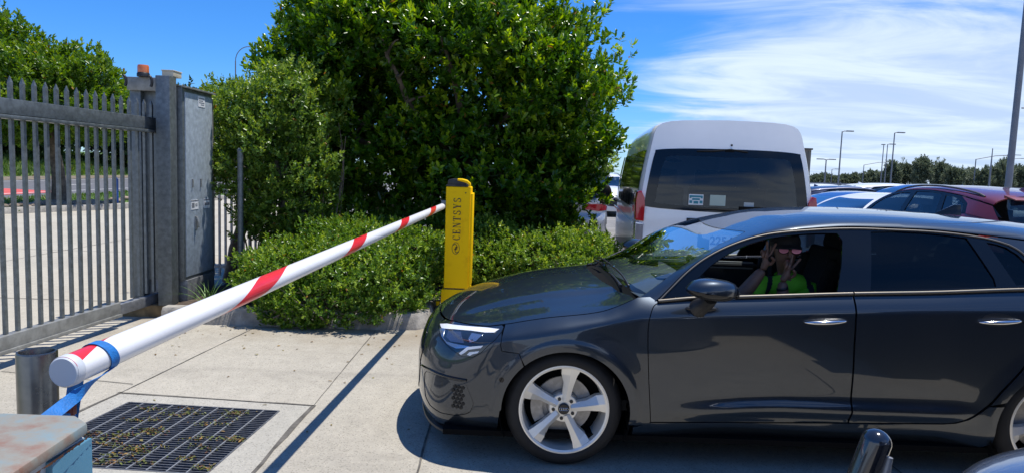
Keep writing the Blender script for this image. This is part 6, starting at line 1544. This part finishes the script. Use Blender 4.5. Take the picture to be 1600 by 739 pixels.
far = [('black', P_black, 13.6, 27.5, 4, 'black car further back, between the orange car and the white SUV'), ('white', P_white, 15.9, 31.5, 182, 'white car with a dark roof-line behind the black car, in the third row'), ('white', P_white, 19.6, 33.0, 5, 'white car in the third row right above the blue SUV'), ('red', P_red, 21.5, 35.0, 3, 'red car whose roof just shows above the blue SUV'),
    ('navy', P_dkblue, 12.6, 22.4, 176, 'navy car just left of the blue SUV, one row behind'), ('silver', P_silver, 17.6, 38.0, 8, 'silver car in the most distant row, left of the light poles'), ('white', P_white, 22.0, 24.5, 2, 'white car far right, half behind the tall light pole'), ('grey', P_grey, 24.2, 29.0, 178, 'grey car at the far right, beyond the tall light pole')]
for nm, pt, x, y, a, lb in far: parked_car(lb, pt, (x, y, 0), R(a), (1, 1, 1.04), fine=.14)
# ---------------------------------------------------------------- light poles, building
M_pole = mat('pole_grey', (.20, .21, .23), .5, .3, var=.12, scale=3)
def lamp_pole(base_px, top, Y, arm, label, group=None, r=0.050, head=.55, double=False, curve=0):
    P = px_at(top[0], top[1], Y); t = thing('street_lamp', label, 'street lamp', (P.x, Y, 0), 0, group); h = P.z
    MB().tube([(0, 0, 0), (0, 0, h*.5), (0, 0, h-.3), (0, 0, h)] if not curve else [(0, 0, 0), (0, 0, h*.5), (0, 0, h)], [r, r*.8, r*.62, r*.6] if not curve else [r, r*.8, r*.6], 10).build('pole', M_pole, t, smooth=50)
    for sg in ((1, -1) if double else (1,)):
        if curve:
            n = 9; pts = [(sg*arm*.42*(1-math.cos(PI/2*i/n)), 0, h+curve*math.sin(PI/2*i/n)) for i in range(n+1)]+[(sg*arm, 0, h+curve)]; MB().tube(pts, r*.45, 8).build('arm', M_pole, t, smooth=50); e = pts[-1]
        else:
            MB().tube([(0, 0, h-.05), (sg*arm*.5, 0, h+.10*arm), (sg*arm, 0, h+.14*arm)], r*.5, 8).build('arm', M_pole, t, smooth=50); e = (sg*arm, 0, h+.14*arm)
        f = MB(); f.box((e[0]+sg*head*.5, 0, e[2]), (head, .26, .10)); f.build('lamp_head', M_galv_dk, t, bevel=.03)
    return t
lamp_pole(None, (1316, 206), 62, .35, 'tall street lamp with one short arm, nearest to the right of the van', r=0.079, head=.65)
lamp_pole(None, (1398, 208), 66, .25, 'tall street lamp, rightmost of the three standing close together', r=0.079, head=.7)
lamp_pole(None, (1387, 226), 80, .2, 'street lamp in the middle of the three standing close together', r=0.072, head=.7)
lamp_pole(None, (1381, 226), 82, -.25, 'slim street lamp, leftmost of the three standing close together', r=0.072, head=.4)
lamp_pole(None, (1291, 250), 74, .3, 'short street lamp between the building and the tall single-arm lamp', r=0.094, head=.7, double=True)
lamp_pole(None, (1300, 265), 120, .5, 'tiny distant street lamp low on the horizon beside the building', r=0.086, head=.9)
lamp_pole(None, (1350, 258), 130, 5.2, 'distant lamp with a long thin arm, half way between two tall lamps', r=0.101, head=1.2)
lamp_pole(None, (1525, 249), 110, 6.0, 'distant lamp with a long arm above the wispy trees, left of the tall pole', r=0.115, head=1.0)
lamp_pole(None, (1578, 250), 120, 1.8, 'distant lamp showing just right of the tall grey pole', r=0.101, head=1.0)
lamp_pole(None, (368, 96), 30, 1.35, 'curved-arm street lamp rising behind the screen shrub', r=0.040, head=.6, curve=.62)
P = px_at(1551, 234, 90); t = thing('bare_pole', 'thin bare mast above the wispy trees, left of the tall grey pole', 'pole', (P.x, 90, 0)); MB().tube([(0, 0, 0), (0, 0, P.z*.6), (0, 0, P.z)], [.13, .10, .05], 8).build('mast', M_pole, t, smooth=50); MB().lathe([(.0, P.z-.02), (.09, P.z), (.05, P.z+.12), (0, P.z+.15)], n=10).build('mast_cap', M_pole, t, smooth=50)
t = thing('tall_light_pole', 'tall thick grey steel pole at the right edge of the car park', 'light pole', (10.66, 14.98, 0))
MB().tube([(0, 0, .02), (.0, 0, 3), (0, 0, 6), (0, 0, 9.5)], [.072, .064, .056, .046], 20).build('pole', M_pole, t, smooth=50)
MB().box((0, 0, .02), (.42, .42, .04)).build('base_plate', M_galv_dk, t, bevel=.005); f = MB(); f.cyl((.085, -.04, 3.28), (.16, -.06, 3.28), .014, n=8); f.box((.17, -.06, 3.28), (.03, .05, .05)); f.build('cable_bracket', M_galv_dk, t)
f = MB(); f.tube([(0, 0, 9.4), (.5, 0, 9.55), (1.2, 0, 9.6)], .04, 8); f.box((1.45, 0, 9.6), (.6, .28, .12)); f.build('lamp_arm', M_pole, t, bevel=.01)

def building():
    A = px_at(1250, 234, 95); Bq = px_at(1268, 234, 95); h = px_at(1259, 234, 95).z; w = 9.0; t = thing('warehouse', 'plain brown-grey flat-roofed building edge showing right of the van', 'building', (Bq.x-w, 95, 0))
    MB().box((w/2, 7, h/2), (w, 14, h)).build('wall', mat('cladding_brown', (.20, .18, .145), .8, var=.12, scale=.6), t)
    MB().box((w/2, 7, h+.06), (w+.3, 14.3, .22)).build('roof', mat('roof_edge', (.10, .09, .08), .7), t, bevel=.02)
    f = MB()
    for i in range(14): f.box((.4+i*.63, -.03, h/2), (.05, .06, h-.3))
    f.build('cladding_rib', mat('cladding_rib', (.15, .135, .11), .8), t)
    f = MB(); f.box((6.9, -.06, 1.6), (2.4, .06, 3.2)); f.build('roller_door', M_galv_dk, t)
building()
def boundary():
    t = thing('boundary_fence', 'long low grey fence line at the back of the car park below the wispy trees', 'fence', (22, 100, 0))
    f = MB(); f.box((36, 0, .75), (88, .06, 1.3)); f.build('fence_panel', mat('grey_fence', (.27, .29, .31), .8, var=.1, scale=.5), t)
    for i in range(30): MB().box((-8+i*3, -.06, .8), (.10, .10, 1.6)).build('post', M_galv_dk, t)
boundary()

# ---------------------------------------------------------------- things beyond the gate
P = px_at(181, 317, 21.5); t = thing('blue_marker_post', 'narrow bright blue post on the verge seen through the gate', 'post', (P.x, 21.5, .1))
MB().box((0, 0, .42), (.10, .05, .84)).build('post', mat('blue_post', (.01, .13, .52), .5), t, bevel=.012); MB().box((.045, .03, .40), (.035, .05, .8)).build('side_strip', mat('dark_blue_post', (.008, .05, .2), .5), t)
P = px_at(62, 322, 20.6); t = thing('sign_pole', 'thin dark pole on the verge left of the tree trunk, seen through the gate', 'pole', (P.x, 20.6, .05)); MB().cyl((0, 0, 0), (0, 0, 1.9), .035, n=10).build('pole', M_galv_dk, t, smooth=50); MB().ball((0, 0, .05), (.22, .16, .10), 10, 6).build('footing', M_kerb, t, smooth=50)

# ---------------------------------------------------------------- drain grating with dead leaves
def grating():
    c = np.array(PIT, float); t = thing('drain_grate', 'square steel bar grating over the pit, strewn with leaf litter', 'grate', (c[3][0], c[3][1], 0)); o = c[3]
    M_bar = mat('grating_steel', (.17, .175, .19), .5, .6, var=.3, scale=30)
    L2 = lambda u, v: (c[3]*(1-u)*(1-v)+c[2]*u*(1-v)+c[0]*(1-u)*v+c[1]*u*v)-o
    def bar(mb, a, b, w, z0, z1):
        a = Vector((*a, 0)); b = Vector((*b, 0)); d = (b-a).normalized(); s = Vector((-d.y, d.x, 0))*w/2
        mb.add([a+s+Vector((0, 0, z0)), a-s+Vector((0, 0, z0)), b-s+Vector((0, 0, z0)), b+s+Vector((0, 0, z0)), a+s+Vector((0, 0, z1)), a-s+Vector((0, 0, z1)), b-s+Vector((0, 0, z1)), b+s+Vector((0, 0, z1))], [(0, 1, 2, 3), (7, 6, 5, 4), (0, 4, 5, 1), (1, 5, 6, 2), (2, 6, 7, 3), (3, 7, 4, 0)])
    f = MB()
    for a, b in (((0, 0), (1, 0)), ((0, 1), (1, 1)), ((0, 0), (0, 1)), ((1, 0), (1, 1))): bar(f, L2(*a), L2(*b), .012, -.05, .003)
    f.build('frame', M_bar, t, merge=False)
    for i in range(1, 32):
        v = i/32; f = MB(); bar(f, L2(.004, v), L2(.996, v), .006, -.042, .000); f.build('bearing_bar', M_bar, t, merge=False)
    for j in range(1, 10):
        u = j/10; f = MB(); bar(f, L2(u, .004), L2(u, .996), .0075, -.010, .0025); f.build('cross_rod', mat('cross_rod_steel', (.36, .37, .38), .45, .6) if j == 1 else bpy.data.materials['cross_rod_steel'], t, merge=False)
    # litter: clumps of small leaves caught on the bars
    rng = np.random.default_rng(17); cl = []
    for k in range(40):
        u, v = rng.uniform(.03, .97), rng.uniform(.03, .97); n = int(rng.integers(14, 46)); q = np.array([L2(min(.99, max(.01, u+rng.normal()*.045)), min(.99, max(.01, v+rng.normal()*.014))) for _ in range(n)]); cl.append(np.concatenate([q+o, rng.uniform(.0, .016, (n, 1))], 1))
    Q = np.concatenate(cl); n = len(Q); d = unit(np.concatenate([rng.normal(size=(n, 2)), rng.normal(size=(n, 1))*.35], 1)); nr = unit(rng.normal(size=(n, 3))*.5+np.array([0, 0, 1]))
    m = leafmat('leaf_litter', (.14, .060, .03), (.085, .12, .02), (.17, .19, .035), .6, .2)
    tag(leaves_object('leaf_litter', m, Q, d, nr, rng.uniform(.011, .027, n), rng.uniform(.006, .012, n), np.clip(rng.normal(.5, .34, n), 0, 1)), 'small green and brown leaves caught on the drain grating', 'leaf litter', kind='stuff')
grating()
rng = np.random.default_rng(23); n = 120
Q = np.stack([rng.uniform(-3.4, 1.4, n), 6.5-np.abs(rng.normal(size=n))*.55, rng.uniform(.002, .008, n)], 1); Q[:22, 0] = rng.uniform(-3.2, 0, 22); Q[:22, 1] = rng.uniform(2.6, 6.4, 22)
d = unit(np.concatenate([rng.normal(size=(n, 2)), np.zeros((n, 1))], 1)+1e-6)
tag(leaves_object('fallen_leaves', leafmat('dry_leaf', (.13, .07, .025), (.20, .13, .05), (.22, .20, .06), .7, .1), Q, d, np.tile([0, 0, 1.], (n, 1))+rng.normal(size=(n, 3))*.2, rng.uniform(.02, .045, n), rng.uniform(.010, .02, n), rng.random(n)), 'dry leaves scattered on the concrete below the hedge', 'leaf litter', kind='stuff')

# ---------------------------------------------------------------- foreground: rest post, strap, rusty box, tube, panel
t = thing('rest_post', 'open-topped steel pipe post beside the end of the boom', 'bollard', (-1.345, 1.93, 0))
M_pipe = mat('mill_steel_pipe', (.10, .098, .088), .28, .9, col2=(.24, .225, .20), scale=6, rvar=.1)
MB().lathe([(.051, 0), (.051, 1.018), (.049, 1.022), (.045, 1.022), (.043, 1.018), (.043, .1)], n=48).build('pipe', M_pipe, t, smooth=35, merge=False)
f = MB(); f.box((0, 0, .006), (.2, .2, .012)); f.build('base_plate', M_galv_dk, t, bevel=.002)
def strap():
    o = Vector((-1.0, 1.68, .9)); t = thing('tie_down_strap', 'blue webbing strap looped over the end of the boom with a small ratchet', 'strap', o)
    m = mat('blue_webbing', (.006, .135, .42), .65, var=.15, scale=60, bump=.3, bscale=220)
    ax0 = Vector((-1.019, 1.55, 1.084)); d = (Vector((-.712, 6.93, 1.196))-ax0).normalized(); c = ax0+d*.115; x = d.cross(Vector((0, 0, 1))).normalized(); z = x.cross(d); r = .0385; w = .0150
    def ribbon(pts, wd, name, th=.0018):
        V = []; n = len(pts)
        for i, (p, n_) in enumerate(pts):
            tn = (pts[min(i+1, n-1)][0]-pts[max(i-1, 0)][0]).normalized(); s = tn.cross(n_).normalized()*wd
            V += [p+s-o, p-s-o, p-s+n_*th-o, p+s+n_*th-o]
        f = MB(); f.add(V, [(i*4+j, i*4+(j+1) % 4, (i+1)*4+(j+1) % 4, (i+1)*4+j) for i in range(n-1) for j in range(4)]+[(0, 1, 2, 3), ((n-1)*4+3, (n-1)*4+2, (n-1)*4+1, (n-1)*4)]); return f.build(name, m, t, smooth=40, merge=False)
    loop = []
    for a in np.linspace(R(205), R(-62), 34):
        nr = x*math.cos(a)+z*math.sin(a); loop.append((c+nr*r+d*(.012*(1-math.sin(a))), nr))
    e, en = loop[-1]; tail = Vector((-.991, 1.42, 1.008))
    for k in range(1, 9):
        q = k/8; loop.append((e.lerp(tail, q), en.lerp(Vector((.35, -.85, .30)), min(1, q*1.6)).normalized()))
    ribbon(loop, w, 'webbing')
    s2, n2 = loop[0]; lo = Vector((-1.057, 1.62, .92))
    back = [(Vector((-1.035, 1.62, 1.05)).lerp(lo, k/7), Vector((.15, -1, 0)).normalized()) for k in range(8)]; ribbon(back, .017, 'webbing')
    rt = MB(); rt.box(Vector((-1.050, 1.605, .985))-o, (.030, .012, .034), (0, 0, .2)); rt.cyl(Vector((-1.032, 1.60, 1.004))-o, Vector((-1.032, 1.60, .964))-o, .004, n=8); rt.box(Vector((-1.028, 1.595, .988))-o, (.006, .016, .042)); rt.build('ratchet', mat('ratchet_red', (.10, .012, .016), .4, .3), t, bevel=.002)
    f = MB(); f.box(Vector((-1.056, 1.61, .95))-o, (.045, .004, .03)); f.build('webbing_fold', m, t)
strap()

def rusty_box():
    z = 1.09; X0, X1, Y0, Y1 = -1.36, -.772, .74, 1.272; o = Vector((X1, Y1, 0)); t = thing('pedestal_box', 'weathered pale blue steel pedestal box with a rust-stained lid', 'box', o)
    m = mat('rusty_blue_paint', (.22, .34, .38), .5, var=.1)
    nt = m.node_tree; b = nt.nodes['Principled BSDF']; L = nt.links.new; N = nt.nodes.new; tc = N('ShaderNodeTexCoord')
    n1 = N('ShaderNodeTexNoise'); n1.inputs['Scale'].default_value = 9; n1.inputs['Detail'].default_value = 9; n1.inputs['Roughness'].default_value = .68; L(tc.outputs['Object'], n1.inputs['Vector'])
    r1 = N('ShaderNodeValToRGB'); e = r1.color_ramp.elements; e[0].position = .34; e[0].color = (.16, .26, .30, 1); e[1].position = .70; e[1].color = (.22, .075, .035, 1); k = e.new(.50); k.color = (.24, .225, .185, 1)
    L(n1.outputs['Fac'], r1.inputs[0]); L(r1.outputs[0], b.inputs['Base Color']); b.inputs['Roughness'].default_value = .55
    f = MB(); q = lambda p: (p[0]-o.x, p[1]-o.y)
    lid = [q(p) for p in ((X0, Y0), (X1+.035, Y0), (X1, Y1-.036), (X1-.045, Y1), (X0, Y1))]; f.prism(lid, z-.020, z); lidob = f.build('lid', m, t, bevel=.004)
    f = MB(); f.box(((X0+X1)/2-o.x-.006, (Y0+Y1)/2-o.y, (z-.03)/2), (X1-X0-.012, Y1-Y0-.05, z-.03)); f.build('box_body', mat('grey_white_panel', (.42, .43, .43), .6, var=.12, scale=5), t, bevel=.004)
    f = MB(); f.box((-.008, -.05-.028, (z-.032)/2), (.016, .112, z-.034)); f.build('blue_corner', mat('pale_blue_steel', (.075, .20, .29), .45, var=.08, scale=8), t, bevel=.003)
    f = MB(); rng = np.random.default_rng(2); V = []
    ys = np.linspace(-.02, -.22, 60)
    for y in ys: V += [(.0045+.07*0+(.035*(-y)/.53), y, z-.0205), (.0040+.035*(-y)/.53, y, z-.0205-rng.uniform(.001, .007))]
    f.add(V, [(2*i, 2*i+1, 2*i+3, 2*i+2) for i in range(59)]); f.build('rust_drip', mat('dark_rust', (.10, .035, .012), .95, var=.4, scale=40), t, merge=False)
rusty_box()

def lower_right():
    t = thing('black_tube', 'glossy black round-ended tube poking up at the bottom edge, in front of the dark hatchback', 'tube', (.83, 1.60, 0))
    m = mat('gloss_black_tube', (.010, .012, .018), .16, coat=1.0)
    a, b = Vector((.0, .10, .55)), Vector((.112, .10, .928)); d = (b-a).normalized(); pts = [a+(b-a)*i/8 for i in range(9)]; rr = [.036]*9
    for k in range(1, 8): q = k/7*PI/2; pts.append(b+d*.034*math.sin(q)); rr.append(.036*math.cos(q)+.0005)
    MB().tube([(-.05, .10, .0), (-.05, .10, .30), (-.035, .10, .46)]+pts, [.036]*3+rr, 28).build('tube', m, t, smooth=60, merge=False)
    MB().tube([Vector((.105, .075, .70)), Vector((.122, .075, .82)), Vector((.135, .075, .90))], [.012, .014, .008], 10).build('edge_strip', M_galv_dk, t, smooth=60)
    MB().box((-.05, .10, .006), (.2, .2, .012)).build('base_plate', M_galv_dk, t, bevel=.002)
    t = thing('rounded_panel', 'smooth rounded blue-grey panel mirroring the sky in the bottom right corner', 'panel', (1.50, 1.22, .028))
    V = []; nu, nv = 48, 14
    for i in range(nv+1):
        a = PI/2*i/nv
        for j in range(nu):
            p = 2*PI*j/nu; V.append((.62*math.cos(a)**.8*math.cos(p)*abs(math.cos(p))**-.15 if abs(math.cos(p)) > 1e-4 else 0, .40*math.cos(a)**.8*math.sin(p), .905+.125*math.sin(a)))
    f = MB(); f.add(V, [(i*nu+j, i*nu+(j+1) % nu, (i+1)*nu+(j+1) % nu, (i+1)*nu+j) for i in range(nv) for j in range(nu)]); f.build('cover', mat('gloss_grey_cover', (.16, .19, .25), .26, .75, coat=1.0), t, smooth=60)
    f = MB(); f.lathe([(.30, 0), (.30, .86), (.36, .905)], (0, 0, 0), n=40); f.build('pedestal', M_galv_dk, t, smooth=50)
    f = MB(); f.tube([(.615*math.cos(a), .40*math.sin(a), .90) for a in np.linspace(0, 2*PI, 49)[:-1]], .012, 8, closed=True); f.build('rim_trim', M_galv_dk, t, smooth=60)
lower_right()
# ---------------------------------------------------------------- unseen wall, added to darken the reflection in the dark car's doors
def reflection_wall():
    t = thing('added_reflection_wall', 'low dark wall added out of view to darken the reflection in the doors of the dark hatchback', 'wall', (0, 0, 0))
    dk = mat('reflection_wall_dark', (.030, .032, .036), .7, var=.2, scale=2, bump=.3, bscale=40)
    f = MB(); f.box((2.0, .62, .66), (2.1, .24, 1.32)); f.build('panel', dk, t, bevel=.01)
    f = MB(); f.box((2.93, 1.42, .66), (.24, 1.36, 1.32)); f.build('panel', dk, t, bevel=.01)
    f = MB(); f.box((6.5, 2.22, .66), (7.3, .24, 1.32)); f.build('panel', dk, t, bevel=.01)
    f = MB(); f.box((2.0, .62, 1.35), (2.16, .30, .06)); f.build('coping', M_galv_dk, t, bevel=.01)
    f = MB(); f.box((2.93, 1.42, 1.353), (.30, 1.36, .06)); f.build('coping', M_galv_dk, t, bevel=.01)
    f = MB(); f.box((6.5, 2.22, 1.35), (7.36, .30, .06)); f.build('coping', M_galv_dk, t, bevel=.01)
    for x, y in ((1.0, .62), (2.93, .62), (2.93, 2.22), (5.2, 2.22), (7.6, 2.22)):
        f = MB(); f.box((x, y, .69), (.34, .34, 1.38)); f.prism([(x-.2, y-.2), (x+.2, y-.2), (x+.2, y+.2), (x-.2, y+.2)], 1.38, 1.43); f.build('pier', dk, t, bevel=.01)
reflection_wall()
